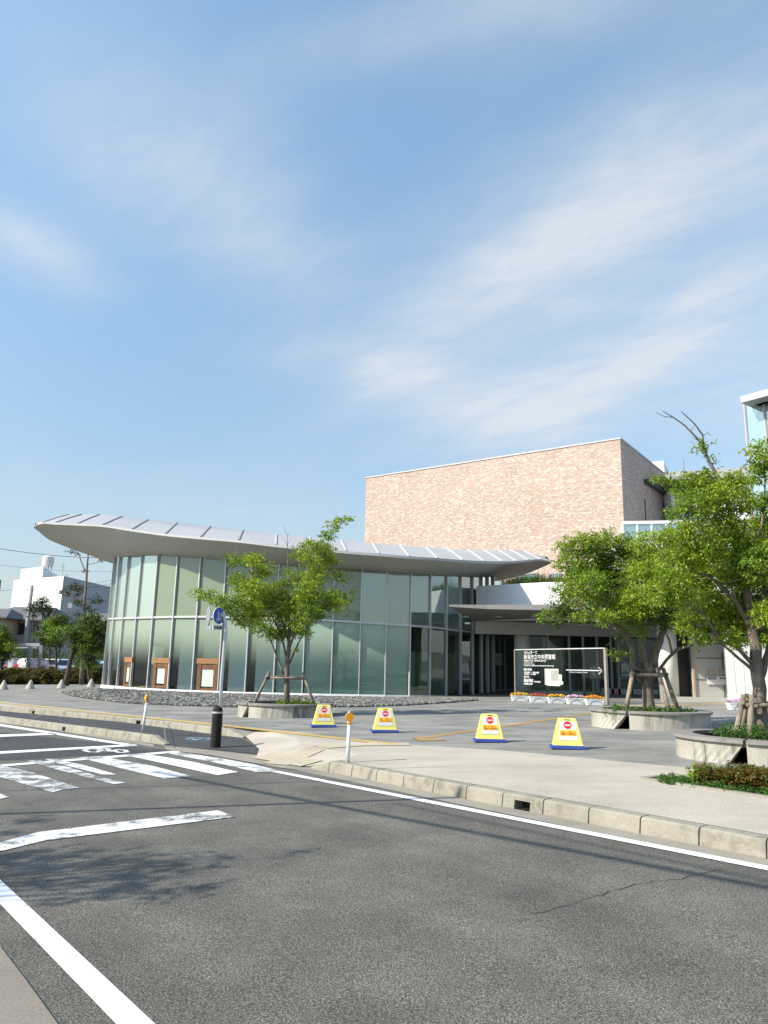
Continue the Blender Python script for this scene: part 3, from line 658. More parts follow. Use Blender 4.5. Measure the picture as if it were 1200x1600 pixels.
# wooden alcoves pressed against the glass
for (x0, x1, y0, y1, k) in ((190, 207, 1027, 1072, 3), (235, 264, 1028, 1075, 5), (305, 340, 1029, 1080, 7)):
    D = float(np.interp((x0 + x1) / 2, [m[0] for m in MB_X], Ds)) - .02
    a = A(x0, y1, D); b = A(x1, y1, D); w = b[0] - a[0]; zt_ = Vz((a + b) / 2, y0); h = zt_ - a[2]
    dd = outw(k - 1); ang = math.atan2(-dd[0], dd[1]) + math.pi
    al = bpy.data.objects.new('wooden_alcove', None); COL.objects.link(al); al.parent = pav
    ctr = (a + b) / 2; al.location = ev(ctr) - pav.location; w = w / max(.35, abs(math.cos(ang)))
    al.rotation_euler = (0, 0, ang)
    m_ = MB(); m_.box((0, .3, h - .14), (w + .1, .75, .28)); f = m_.build('lintel', M['wood'], al)  # lintel wood coloured lighter than the frame to show it sunlit
    m_ = MB(); m_.box((-w / 2 + .12, .25, h / 2 - .14), (.24, .6, h - .29)).box((w / 2 - .12, .25, h / 2 - .14), (.24, .6, h - .29)).box((0, .25, h - .42), (w - .48, .56, .26)).box((0, .25, .08), (w - .48, .56, .14)); m_.build('frame', simple('brown_wood', (.15, .065, .028), .5, 0, .25, 5), al)
    m_ = MB(); m_.box((0, .02, (h - .55) / 2 + .15), (w - .5, .04, h - .72)); m_.build('panel', M['panelg'], al)
m_ = MB(); q = inw(5, 1.0); q = (inw(4, 1.0) + inw(5, 1.0)) / 2; m_.box(q + np.array((0, 0, .75)), (1.1, .8, .9), rz=-.3); m_.build('reading_desk', M['wood_dark'], pav, world=True)

# roof
FT = [(53, 822, 57, 820), (67, 816.5, 107, 804.3), (88, 816.5, 127, 803.8), (122, 818, 155, 804), (161, 820, 191, 807), (207, 827, 232, 812), (259, 834, 277, 817), (314, 839, 329, 822.5), (373, 844, 380, 828.3), (431, 851, 432, 834), (486, 856, 484, 839.5), (541, 861, 533, 844.7), (592, 865, 582, 848.8), (639, 869, 624, 851.8), (683, 872, 665, 855), (723, 875, 699, 857.5), (755.5, 876.5, 730, 858.8), (784, 877, 755.5, 859.3), (806, 876.5, 778, 859.3), (825, 875, 797, 859), (845, 874, 818, 861), (862, 878, 850, 870)]
Sx = [(53.5, 823), (76, 827), (96, 836), (126, 845), (158, 858), (190, 868), (232, 868), (285, 872), (345, 876), (405, 880), (465, 884.5), (520, 888), (575, 891), (620, 894.5), (660, 897), (700, 899.5), (725, 900.5), (745, 902), (768, 900), (792, 895), (818, 887), (861, 878.5)]
Ox = [(53, 824), (61, 829), (78, 841), (112, 855), (143, 866), (182, 879), (225, 880), (280, 882), (330, 884), (385, 886), (440, 888), (495, 890), (545, 892), (590, 894), (635, 896), (675, 899), (710, 902), (745, 905), (774, 905.5), (800, 900), (828, 893), (861, 879.5)]
gx_ = [m[0] for m in MB_X]
n = len(FT); st = np.linspace(0, 1, n)
DS = [44.5, 44.3, 44.1, 43.9, 43.7] + [float(np.interp(Sx[i][0] - 10, gx_, Ds)) for i in range(5, 18)] + [45, 46.2, 47.2, 48]
for _ in range(2): DS = [DS[0]] + [(DS[i - 1] + 2 * DS[i] + DS[i + 1]) / 4 for i in range(1, n - 1)] + [DS[-1]]
env = [0.0, .25, .42, .62, .8, .92] + [1] * 9 + [.95, .88, .78, .62, .45, .25, 0.0]
DF = [DS[i] - 3.3 * env[i] for i in range(n)]; DT = [DS[i] + 5.5 * env[i] for i in range(n)]; DO = [DS[i] + 11 * env[i] for i in range(n)]
DF[0] = DT[0] = DO[0] = 44.5; 
PF = np.array([A(FT[i][0], FT[i][1], DF[i]) for i in range(n)]); PT = np.array([A(FT[i][2], FT[i][3], DT[i]) for i in range(n)])
PS = np.array([A(*Sx[i], DS[i]) for i in range(n)]); PO = np.array([A(*Ox[i], DO[i]) for i in range(n)])
SUB = 5
def dens(P):
    out = []
    for i in range(n - 1):
        p0 = P[max(i - 1, 0)]; p1 = P[i]; p2 = P[i + 1]; p3 = P[min(i + 2, n - 1)]
        for k in range(SUB):
            t = k / SUB; out.append(.5 * ((2 * p1) + (-p0 + p2) * t + (2 * p0 - 5 * p1 + 4 * p2 - p3) * t * t + (-p0 + 3 * p1 - 3 * p2 + p3) * t ** 3))
    out.append(P[-1]); return out
f_, t_, s_, o_ = dens(PF), dens(PT), dens(PS), dens(PO)
up = np.array((0, 0, 1.0))
lipn = len(f_); lip = [.12 * min(1, min(i, lipn - 1 - i) / 12 + .2) for i in range(lipn)]
mid_ft = [f * .5 + t * .5 + up * .02 for f, t in zip(f_, t_)]
top = MB(); top.grid([f_, mid_ft, t_, [(t + o) / 2 + up * .2 for t, o in zip(t_, o_)], o_]); roof = top.build('roof', M['roof_top'], pav, world=True, smooth=True)
fl = [f - up * l for f, l in zip(f_, lip)]; ol = [o - up * l for o, l in zip(o_, lip)]
mm = MB(); mm.grid([f_, fl]); mm.grid([o_, ol]); mm.build('roof_edge', M['roof_top'], roof, world=True)
us = MB(); m1 = [f * .5 + s * .5 - up * .10 * min(1, min(i, lipn - 1 - i) / 20) for i, (f, s) in enumerate(zip(fl, s_))]
rows = [fl, m1, s_]
for k in (.33, .66): rows.append([s * (1 - k) + o * k - up * .0 for s, o in zip(s_, ol)])
rows.append(ol); us.grid(rows); us.build('soffit', M['soffit'], pav, world=True, smooth=True)
for i in range(1, n - 1):
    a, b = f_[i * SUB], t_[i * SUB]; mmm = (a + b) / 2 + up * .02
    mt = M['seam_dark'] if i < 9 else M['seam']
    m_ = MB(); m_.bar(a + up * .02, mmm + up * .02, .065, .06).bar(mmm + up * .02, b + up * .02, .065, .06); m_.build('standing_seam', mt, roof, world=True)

# ================================================================== gravel bed
mb = MB()
gf = [(96, 1082), (110, 1087), (150, 1093), (200, 1098.5), (250, 1101), (330, 1103.5), (400, 1104.5), (480, 1104.5), (560, 1104), (640, 1101.5), (700, 1097.5), (745, 1094)]
gb = [(98, 1081.5), (112, 1080), (150, 1076.5), (205, 1078), (263, 1081), (341, 1084), (400, 1085.5), (472, 1088), (560, 1089.5), (640, 1091), (696, 1091.5), (745, 1092.5)]
fr = [G(x, y, K + .02) for x, y in gf]
bk = []
for (x, y), fpt in zip(gb, fr):
    D = float(np.interp(x, gx_, Ds)) - .2 if x > 160 else fpt[1] + (x - 96) / 65 * 3.0
    bk.append(A(x, y, D))
N2 = 60
def resam(P, N):
    P = np.array(P); x = np.linspace(0, len(P) - 1, N); return [np.array([np.interp(v, range(len(P)), P[:, k]) for k in range(3)]) for v in x]
fr2, bk2 = resam(fr, N2), resam(bk, N2)
mb.grid([[q - up * .05 for q in fr2], [q + up * .0 for q in fr2], [(a + b) / 2 + up * .03 for a, b in zip(fr2, bk2)], bk2]); struct('gravel_ground', mb, M['soil'])
M['stone'] = None
m = NT('grey_pebble'); ge = m.n('ShaderNodeNewGeometry'); m.col(m.ramp(ge.outputs['Random Per Island'], [(0, (.05, .05, .05)), (.5, (.15, .148, .142)), (1, (.33, .32, .30))])).set(.8); M['stone'] = m.mat
mb = MB(); rr = np.random.RandomState(3)
for _ in range(30000):
    u = rr.rand() * (N2 - 1); v = rr.rand(); i = min(int(u), N2 - 2); t = u - i
    a = fr2[i] * (1 - t) + fr2[i + 1] * t; b = bk2[i] * (1 - t) + bk2[i + 1] * t; w_ = np.linalg.norm(b - a)
    if rr.rand() > w_ / 5: continue
    c = a * (1 - v) + b * v + up * (.02 + .03 * (1 - abs(2 * v - 1))); s_r = rr.uniform(.05, .105); q = rr.rand(8, 3) * .5 + .6
    base = np.array([(-1, -1, -1), (1, -1, -1), (1, 1, -1), (-1, 1, -1), (-1, -1, 1), (1, -1, 1), (1, 1, 1), (-1, 1, 1)]) * q * .5 * s_r * (1.3, 1, .7)
    th = rr.rand() * 6.28; R2 = np.array([[math.cos(th), -math.sin(th), 0], [math.sin(th), math.cos(th), 0], [0, 0, 1]])
    tl = rr.uniform(-.5, .5); R3 = np.array([[1, 0, 0], [0, math.cos(tl), -math.sin(tl)], [0, math.sin(tl), math.cos(tl)]])
    mb.add((base @ R3.T @ R2.T) + c, [(0, 3, 2, 1), (4, 5, 6, 7), (0, 1, 5, 4), (1, 2, 6, 5), (2, 3, 7, 6), (3, 0, 4, 7)])
tag(mb.build('gravel', M['stone']), 'band of loose grey pebbles along the foot of the curved glass wall', 'gravel', kind='stuff')

# ================================================================== brick building
C0 = A(969, 686, 58.0); CL = A(572, 751, 72.8); bz = C0[2]; e1 = nrm((CL - C0)[:2]); LB = float(np.linalg.norm((CL - C0)[:2])); e2 = np.array((-e1[1], e1[0]))
if e2[1] < 0: e2 = -e2
bb = empty('brick_building', (C0[0], C0[1], 0), label='large windowless box of pink and white brick tiles rising behind the glass pavilion', cat='building')
def P2(u, v): return (C0[0] + e1[0] * u + e2[0] * v, C0[1] + e1[1] * u + e2[1] * v)
DPB = 34.0
def wallq(name, a, b, z0, z1, mat, parent, u0=0):
    m_ = MB(); m_.quad((*a, z0), (*b, z0), (*b, z1), (*a, z1)); o = m_.build(name, mat, parent, world=True)
    L_ = math.dist(a, b); uv = o.data.uv_layers.new(name='UVMap')
    for l in o.data.loops:
        k = l.vertex_index; uv.data[l.index].uv = (u0 + (0, L_, L_, 0)[k], (z0, z0, z1, z1)[k]) 
    return o
wallq('front_wall', P2(LB, 0), P2(0, 0), 0, bz, M['brick'], bb)
wallq('side_wall', P2(0, 0), P2(0, DPB), 0, bz, M['brick'], bb, 3.1)
wallq('rear_wall', P2(LB, DPB), P2(LB, 0), 0, bz, M['brick'], bb, 3.1)
m_ = MB(); m_.prism([P2(-.06, -.06), P2(-.06, DPB), P2(.28, DPB), P2(.28, .28), P2(LB + .0, .28), P2(LB + .06, -.06)][::-1], bz, bz + .13); m_.build('coping', M['roof_top'], bb, world=True)
m_ = MB(); m_.prism([P2(.3, .3), P2(LB, .3), P2(LB, DPB), P2(.3, DPB)], bz - .9, bz - .5); m_.build('roof', M['greywall'], bb, world=True)
# expansion joints
for u in (4.2, 8.6, 13, 17.4, 21.6):
    m_ = MB(); a = P2(u, -.004); b = P2(u + .035, -.004); m_.quad((*a, 2), (*b, 2), (*b, bz - .02), (*a, bz - .02)); m_.build('expansion_joint', M['greywall'], bb, world=True)
def onwall(px, py):
    d = ray(px, py); nn = np.array((e2[0], e2[1], 0)); t = nn.dot(np.array((C0[0], C0[1], 0)) - CAM) / nn.dot(d); return CAM + d * t
for (x0, x1, y0, y1) in ((764, 786, 897, 925), (808, 840, 898, 925), (860, 876, 897, 925)):
    a = onwall(x0, y0); b = onwall(x1, y0); c = onwall(x0, y1); zb_, zt_ = c[2], a[2]; off_ = np.array((-e2[0], -e2[1])) * .05
    m_ = MB(); aa = a[:2] + off_; b2 = b[:2] + off_
    m_.bar((*aa, zb_), (*aa, zt_), .1, .1).bar((*b2, zb_), (*b2, zt_), .1, .1).bar((*aa, zt_ - .0), (*b2, zt_ - .0), .1, .1)
    wf = m_.build('window_frame', M['seam_dark'], bb, world=True)
    m_ = MB(); m_.quad((*(a[:2] + off_ * .4), zb_), (*(b[:2] + off_ * .4), zb_), (*(b[:2] + off_ * .4), zt_), (*(a[:2] + off_ * .4), zt_)); m_.build('pane', M['tower_glass'], wf, world=True)
# slanting dark flashing on the side wall
def onside(px, py):
    d = ray(px, py); nn = np.array((e1[0], e1[1], 0)); t = nn.dot(np.array((C0[0], C0[1], 0)) - CAM) / nn.dot(d); return CAM + d * t
a, b = onside(1006, 752), onside(1062, 788); o3 = -np.array((e1[0], e1[1], 0)) * .2
m_ = MB(); m_.bar(a + o3, b + o3, .4, .35); m_.build('flashing', M['inner_dark'], bb, world=True)
for pxx in (1007, 1036):
    a = onside(pxx, 780 if pxx < 1020 else 785); b = np.array((a[0], a[1], 6)); m_ = MB(); m_.bar(a + o3 * .2, b + o3 * .2, .06, .05); m_.build('wall_joint', M['dark'], bb, world=True)
# white plant box on the roof behind
a = A(1020, 722, 80); b = A(1037, 720, 79); c = A(1057, 740, 92)
rb = MB(); rb.prism([(a[0] - 3, a[1] + 1), (b[0], b[1]), (c[0], c[1]), (c[0] - 6, c[1] + 5)], 10, float(b[2])); tag(rb.build('rooftop_box', M['white'], loc=(float(b[0]), float(b[1]), 10)), 'plain white box shaped plant room above the shaded brick side wall', 'plant room')

# ================================================================== entrance hall
eh = empty('entrance_hall', ground(*A(900, 1085, 41.5)[:2], K), label='low library entrance hall with white curved parapet, grey canopy and dark glass doors', cat='building')
dp = [(744, 41.6), (770, 41.0), (800, 40.4), (830, 39.8), (858, 39.3), (900, 38.8), (940, 38.8), (980, 39.3), (1020, 40.3), (1050, 41.6), (1075, 43.5)]
zpt, zpb = 6.25, 4.2
pts = [A(x, 930, D) for x, D in dp]
tops = [Vz(p, float(np.interp(x, [744, 800, 858, 1000, 1075], [916, 912.5, 909.5, 909, 911]))) for p, (x, D) in zip(pts, dp)]
P_ = resam([(p[0], p[1], z) for p, z in zip(pts, tops)], 40)
m_ = MB(); m_.grid([[(p[0], p[1], zpb) for p in P_], [(p[0], p[1], p[2]) for p in P_], [(p[0] + .1, p[1] + .35, p[2]) for p in P_], [(p[0] + .1, p[1] + .35, p[2] - .7) for p in P_]]); m_.build('parapet', M['white'], eh, world=True)
m_ = MB(); q = P_[0]; m_.quad((q[0], q[1], zpb), (q[0], q[1], q[2]), (q[0] + 1.5, q[1] + 7, q[2]), (q[0] + 1.5, q[1] + 7, zpb)); m_.build('parapet_return', M['white'], eh, world=True)
m_ = MB(); m_.poly([(p[0] + .1, p[1] + .35, 5.75) for p in P_] + [(P_[-1][0] + 4, 56, 5.75), (P_[0][0] + 2, 56, 5.75)]); m_.build('terrace', M['soil'], eh, world=True)
# rooftop grass
mb = MB()
for _ in range(2600):
    i = R_.randrange(8, 39); p = P_[i]; q = np.array((p[0] + R_.uniform(-.4, .6), p[1] + .45 + R_.random() * 1.0, 5.75)); h = R_.uniform(.5, 1.05) * (1.15 if i < 17 else 1)
    d = np.array((R_.uniform(-.25, .25), R_.uniform(-.2, .2), h)); w = np.array((.022, .01, 0))
    mb.add([q - w, q + w, q + d * .6 + w * .7, q + d * .6 - w * .7, q + d * 1.0 + (d[0] * .6, 0, -.05)], [(0, 1, 2, 3), (3, 2, 4)])
tag(mb.build('roof_grass', M['grass'], loc=P_[20]), 'tall yellowish grass growing on the white parapet roof terrace', 'grass', kind='stuff')
# canopy slab
cf = [(702, 951, 36), (760, 949.5, 35.6), (858, 945.5, 34.6), (960, 941, 32.5), (1060, 933, 29), (1210, 915, 25)]
cf3 = [A(*c) for c in cf]; cbk = [A(740, 971.5, 41.6), A(800, 971.5, 41.5), A(860, 971.5, 41.5), A(960, 972, 41.5), A(1060, 972, 41.5), A(1330, 960, 41.5)]
zc = 4.62; zs = 4.33; zs2 = 4.2
m_ = MB(); th = [.10, .2, .27, .27, .27, .27]
fT = [(p[0], p[1], zc) for p in cf3]; fB = [(p[0] + .0, p[1] + .0, zc - t) for p, t in zip(cf3, th)]
bB = [(p[0], p[1], float(p[2])) for p in cbk]; bT = [(p[0], p[1], zc) for p in cbk]
m_.grid([bT, fT, fB, bB]); m_.quad(bT[0], fT[0], fB[0], bB[0]); m_.build('canopy', M['canopy'], eh, world=True)
for x, y, D in ((728, 963, 38.8), (779, 961.5, 38.5), (834, 960, 38)):
    q = A(x, y, D); m_ = MB(); zz_ = float(np.interp(D, [35.5, 41.5], [4.35, bB[0][2]])); m_.lathe((q[0], q[1], zz_ - .035), [(.16, 0), (.17, .07)], 16); m_.build('downlight', M['beam'], eh, world=True)
# beam
ba, bbm = A(743, 974.5, 41.4), A(1120, 974.5, 41.4); zb1 = Vz(ba, 990)
m_ = MB(); m_.prism([(ba[0], ba[1]), (bbm[0], bbm[1]), (bbm[0], bbm[1] + .6), (ba[0], ba[1] + .6)], zb1, bB[0][2] + .02); m_.build('fascia_beam', M['beam'], eh, world=True)
m_ = MB(); m_.prism([(ba[0], ba[1] + .61), (bbm[0], bbm[1] + .61), (bbm[0], bbm[1] + 9), (ba[0], ba[1] + 9)], zb1 + .12, zb1 + .3); m_.build('porch_ceiling', M['canopy'], eh, world=True)
zfl = gz(*A(850, 1085, 42)[:2]) + K
# floor inside / dark back
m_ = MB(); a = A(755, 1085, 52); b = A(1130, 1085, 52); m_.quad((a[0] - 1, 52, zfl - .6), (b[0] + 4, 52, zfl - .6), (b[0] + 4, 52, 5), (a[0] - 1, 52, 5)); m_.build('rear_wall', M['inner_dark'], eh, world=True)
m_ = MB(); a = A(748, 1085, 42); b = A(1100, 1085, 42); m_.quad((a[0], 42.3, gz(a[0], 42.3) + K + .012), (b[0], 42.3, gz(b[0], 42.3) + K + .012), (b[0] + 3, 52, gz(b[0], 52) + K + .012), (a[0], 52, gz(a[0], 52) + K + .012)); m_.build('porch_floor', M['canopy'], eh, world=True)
# doors at the left recess
for (x0, x1, D) in ((757, 790, 50), ):
    a = A(x0, 1080, D); b = A(x1, 1080, D)
    for k in range(5):
        q = a * (1 - k / 4) + b * (k / 4); m_ = MB(); m_.bar((q[0], D, gz(q[0], D)), (q[0], D, 3.9), .09, .09); m_.build('door_frame', M['seam_dark'], eh, world=True)
q = A(778, 1030, 49.8); m_ = MB(); m_.box((q[0], 49.8, q[2]), (.55, .05, .75)); m_.build('notice_board', M['panelg'], eh, world=True)
# round column
q = A(817, 1080, 42.2); m_ = MB(); m_.lathe((q[0], q[1], gz(q[0], q[1])), [(.44, 0), (.44, zb1 + .2 - gz(q[0], q[1]))], 28); m_.build('column', M['column'], eh, world=True, smooth=True)
# glass facade with mullions (photo px)
fx = [828, 857, 891, 913, 935, 957, 968, 987, 1008, 1030]
Dg = 42.3
for i, x in enumerate(fx):
    q = A(x, 1085, Dg); m_ = MB(); m_.bar((q[0], Dg, gz(q[0], Dg)), (q[0], Dg, zb1 + .12), .10 if x not in (857,) else .14, .12, up=(1, 0, 0)); m_.build('mullion', M['greywall'], eh, world=True)
for i in range(len(fx) - 1):
    a = A(fx[i], 1085, Dg + .03); b = A(fx[i + 1], 1085, Dg + .03); m_ = MB(); zl = zfl + (0.0 if fx[i] < 945 else .42)
    m_.quad((a[0], a[1], zl), (b[0], b[1], zl), (b[0], b[1], zb1 + .12), (a[0], a[1], zb1 + .12)); m_.build('door_pane' if fx[i] < 940 else 'window_pane', M['glass_door'], eh, world=True)
a = A(940, 1085, Dg - .05); b = A(1030, 1085, Dg - .05); m_ = MB(); m_.prism([(a[0], a[1]), (b[0], b[1]), (b[0], b[1] + .2), (a[0], a[1] + .2)], zfl - .3, zfl + .4); m_.build('plinth', M['beam'], eh, world=True)
a = A(828, 1087, Dg - .05); b = A(940, 1087, Dg - .05); m_ = MB(); m_.prism([(a[0], a[1]), (b[0], b[1]), (b[0], b[1] + .12), (a[0], a[1] + .12)], zfl - .1, zfl + .2); m_.build('door_rail', M['beam'], eh, world=True)
# poster and small signs on the glass
def panel(px0, px1, py0, py1, D, name, mat, parent, t=.02):
    a = A(px0, py0, D); b = A(px1, py1, D); m_ = MB(); m_.box(((a[0] + b[0]) / 2, D, (a[2] + b[2]) / 2), (abs(b[0] - a[0]), t, abs(a[2] - b[2]))); return m_.build(name, mat, parent, world=True)
po = panel(970, 984, 1036.5, 1056.5, Dg - .08, 'poster', M['signwhite'], eh); po['label'] = 'white notice poster with pale green picture'
panel(971.5, 982.5, 1039, 1047, Dg - .10, 'poster_picture', M['panelg'], po); panel(971.5, 982.5, 1049, 1054, Dg - .10, 'poster_picture', simple('poster_green', (.16, .36, .30), .6), po)
r_ = panel(959, 965, 1077.5, 1083, Dg - .10, 'sticker', M['red'], eh)
panel(960.5, 963.5, 1078.5, 1081, Dg - .12, 'sticker_mark', M['signwhite'], r_)
# interior lights of the hall seen as faint panels, counters
for (x0, x1, y0, y1, D) in ((872, 881, 1035, 1049, 44.5), (886, 892, 1072, 1083, 44), (986, 991, 1070, 1083, 44)): panel(x0, x1, y0, y1, D, 'interior_board', M['panelg'] if y0 > 1040 else M['greywall'], eh, .1)
# front round column, panel wall, side wall
cq = G(1047, 1096, K); m_ = MB(); m_.lathe((cq[0], cq[1], gz(*cq[:2]) + K - .02), [(.40, 0), (.40, 4.45 - gz(*cq[:2]) - K)], 32); m_.build('column', M['column'], eh, world=True, smooth=True)
Dw = 33.0
a = A(1060, 1090, Dw); b = A(1140, 1090, Dw); z0_ = gz(a[0], Dw) + K - .1
c = A(1087, 1090, Dw)
m_ = MB(); m_.prism([(c[0], Dw), (b[0] + .5, Dw), (b[0] + .5, Dw + .3), (c[0], Dw + .3)], z0_ + .1, 4.45); pw = m_.build('panel_wall', M['greywall'], eh, world=True)
m_ = MB(); m_.prism([(a[0] - .2, Dw - .25), (b[0], Dw - .25), (b[0], Dw - .02), (a[0] - .2, Dw - .02)], z0_ - .3, Vz(c, 1089)); m_.build('plinth', M['beam'], eh, world=True)
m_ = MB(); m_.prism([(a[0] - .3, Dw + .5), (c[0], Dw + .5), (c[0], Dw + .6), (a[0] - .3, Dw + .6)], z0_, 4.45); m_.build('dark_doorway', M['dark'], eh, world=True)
m_ = MB(); q = A(1085.5, 1090, Dw - .02); m_.bar((q[0], Dw - .03, z0_ + .3), (q[0], Dw - .03, 4.4), .1, .08, up=(1, 0, 0)); m_.build('door_frame', M['tan'], eh, world=True)
for (x0, y0, x1, y1) in ((1088, 1028, 1137, 1031), (1088, 1061.5, 1137, 1062), (1128, 1020, 1129, 1061), (1131, 1062, 1132, 1090)):
    if x1 - x0 > 5: a_ = A(x0, y0, Dw - .012); b_ = A(x1, y0, Dw - .012); m_ = MB(); m_.bar(a_, (b_[0], b_[1], a_[2]), .03, .02)
    else: a_ = A(x0, y0, Dw - .012); b_ = A(x0, y1, Dw - .012); m_ = MB(); m_.bar(a_, (a_[0], a_[1], b_[2]), .03, .02)
    m_.build('panel_joint', M['inner_dark'], pw, world=True)
for (x0, x1, y0, y1, mt) in ((1107, 1117, 1046.5, 1053.5, 'tan'), (1124.5, 1136, 1046, 1053.5, 'tan'), (1104, 1140, 1056, 1070, 'signwhite'), (1105.5, 1119.5, 1057, 1062, 'signgrey')):
    q_ = panel(x0, x1, y0, y1, Dw - (.05 if mt != 'signgrey' else .07), 'wall_plate', M[mt], pw)
for k in range(4): panel(1125 + k * 3.6, 1127.2 + k * 3.6, 1058.5, 1061, Dw - .07, 'plate_mark', M['inner_dark'], pw)
a = A(1137.5, 1100, 27.2); b = A(1330, 1120, 26.4)
bk_ = A(1141, 1100, 32.8); m_ = MB(); m_.prism([(a[0], a[1]), (b[0], b[1]), (b[0], b[1] + 6), (bk_[0], bk_[1])], gz(a[0], a[1]) + K - .1, 4.42); m_.build('white_wall', M['column'], eh, world=True)
for k in range(26):
    q = a + (b - a) * (k / 26); m_ = MB(); m_.bar((q[0], q[1] - .0, 1.0), (q[0], q[1] - .0, 4.4), .012, .012)
    if k % 2 == 0: m_.build('board_joint', M['beam'], eh, world=True)

# ================================================================== right wing and tower
rw = empty('right_wing', (*A(1060, 900, 52)[:2], 0), label='white upper storey with railing and grey eaves behind the large trees', cat='building')
m_ = MB(); a = A(974.5, 850, 53); b = A(1330, 850, 50); m_.prism([(a[0], a[1]), (b[0], b[1]), (b[0], b[1] + 6), (a[0], a[1] + 6)], 5.5, Vz(a, 846)); m_.build('wall', M['white'], rw, world=True)
zt1 = Vz(a, 817); zt0 = Vz(a, 846)
m_ = MB(); m_.bar((a[0], a[1], zt1), (b[0], b[1], zt1), .18, .22); m_.build('handrail', M['white'], rw, world=True)
for k in range(15):
    q = a + (b - a) * (k / 15); q2 = a + (b - a) * ((k + 1) / 15); m_ = MB(); m_.bar((q[0], q[1], zt0), (q[0], q[1], zt1), .12, .12); m_.build('railing_post', M['white'], rw, world=True)
    m_ = MB(); m_.quad((q[0], q[1] + .02, zt0), (q2[0], q2[1] + .02, zt0), (q2[0], q2[1] + .02, zt1), (q[0], q[1] + .02, zt1)); m_.build('railing_panel', M['tower_glass'], rw, world=True)
a = A(1050, 800, 66); b = A(1400, 800, 60); zr = Vz(A(1110, 800, 65), 741)
m_ = MB(); m_.prism([(a[0], a[1]), (b[0], b[1]), (b[0], b[1] + 8), (a[0], a[1] + 8)], 5, zr - 1.2); m_.build('upper_wall', M['white'], rw, world=True)
m_ = MB(); m_.prism([(a[0] - .6, a[1] - 1.5), (b[0], b[1] - 1.5), (b[0], b[1] + 9), (a[0] - .6, a[1] + 9)], zr - .75, zr); m_.build('eaves', M['roof_top'], rw, world=True)
for k in range(8):
    q = a + (b - a) * ((k + .3) / 8); m_ = MB(); m_.quad((q[0], q[1] - .06, 9), (q[0] + 1.7, q[1] - .06 - .16, 9), (q[0] + 1.7, q[1] - .06 - .16, zr - 1.6), (q[0], q[1] - .06, zr - 1.6)); m_.build('window_pane', M['tower_glass'], rw, world=True)
tw = empty('glass_tower', (*A(1180, 800, 46)[:2], 0), label='tall glazed stair tower with overhanging flat grey roof behind the right hand trees', cat='tower')
a = A(1168, 700, 46); b = A(1360, 700, 40.5); ztw = Vz(a, 627)
dirt = nrm((b - a)[:2])
m_ = MB(); m_.quad((a[0], a[1], 4), (b[0], b[1], 4), (b[0], b[1], ztw), (a[0], a[1], ztw)); o = m_.build('front_glazing', M['tower_glass'], tw, world=True); uvwall(o, lambda c: (0, .35))
a2 = a + np.array((3.6, 6, 0)); m_ = MB(); m_.quad((a[0], a[1], 4), (a2[0], a2[1], 4), (a2[0], a2[1], ztw), (a[0], a[1], ztw)); o = m_.build('side_glazing', M['tower_glass'], tw, world=True); uvwall(o, lambda c: (0, .35))
for k in range(5):
    q = np.array((a[0], a[1])) + dirt * k * 1.22; m_ = MB(); m_.bar((q[0], q[1] - .05, 4), (q[0], q[1] - .05, ztw), .15, .12, up=(1, 0, 0)); m_.build('mullion', M['steel'], tw, world=True)
for z_ in (8, 12, 16):
    m_ = MB(); m_.bar((a[0], a[1] + .1, z_), (b[0], b[1] + .1, z_), .08, .1); m_.build('transom', M['steel'], tw, world=True)
for k, xx in enumerate((.5, 1.5, 2.6)):   # pale curtains hanging inside
    q = np.array((a[0], a[1])) + dirt * xx + np.array((.1, .8)); m_ = MB(); m_.grid([[(q[0] + t * .12, q[1] + .08 * math.sin(t * 2.2), 4) for t in range(7)], [(q[0] + t * .12, q[1] + .08 * math.sin(t * 2.2), ztw - .2) for t in range(7)]]); m_.build('curtain', M['blind'], tw, world=True)
zR = Vz(A(1158, 620, 45), 621.5)
p = [A(1157, 625, 44.8)[:2], A(1400, 610, 38)[:2]]; dd = nrm(p[1] - p[0]); nn = np.array((-dd[1], dd[0]))
m_ = MB(); m_.prism([p[0], p[0] + dd * 12, p[0] + dd * 12 + nn * 9, p[0] + nn * 9], zR - .42, zR); m_.build('flat_roof', M['roof_top'], tw, world=True)
m_ = MB(); m_.prism([p[0] + dd * .4 + nn * 1, p[0] + dd * 12 + nn * 1, p[0] + dd * 12 + nn * 9, p[0] + dd * .5 + nn * 8], ztw - .3, zR - .42); m_.build('roof_soffit', M['canopy'], tw, world=True)
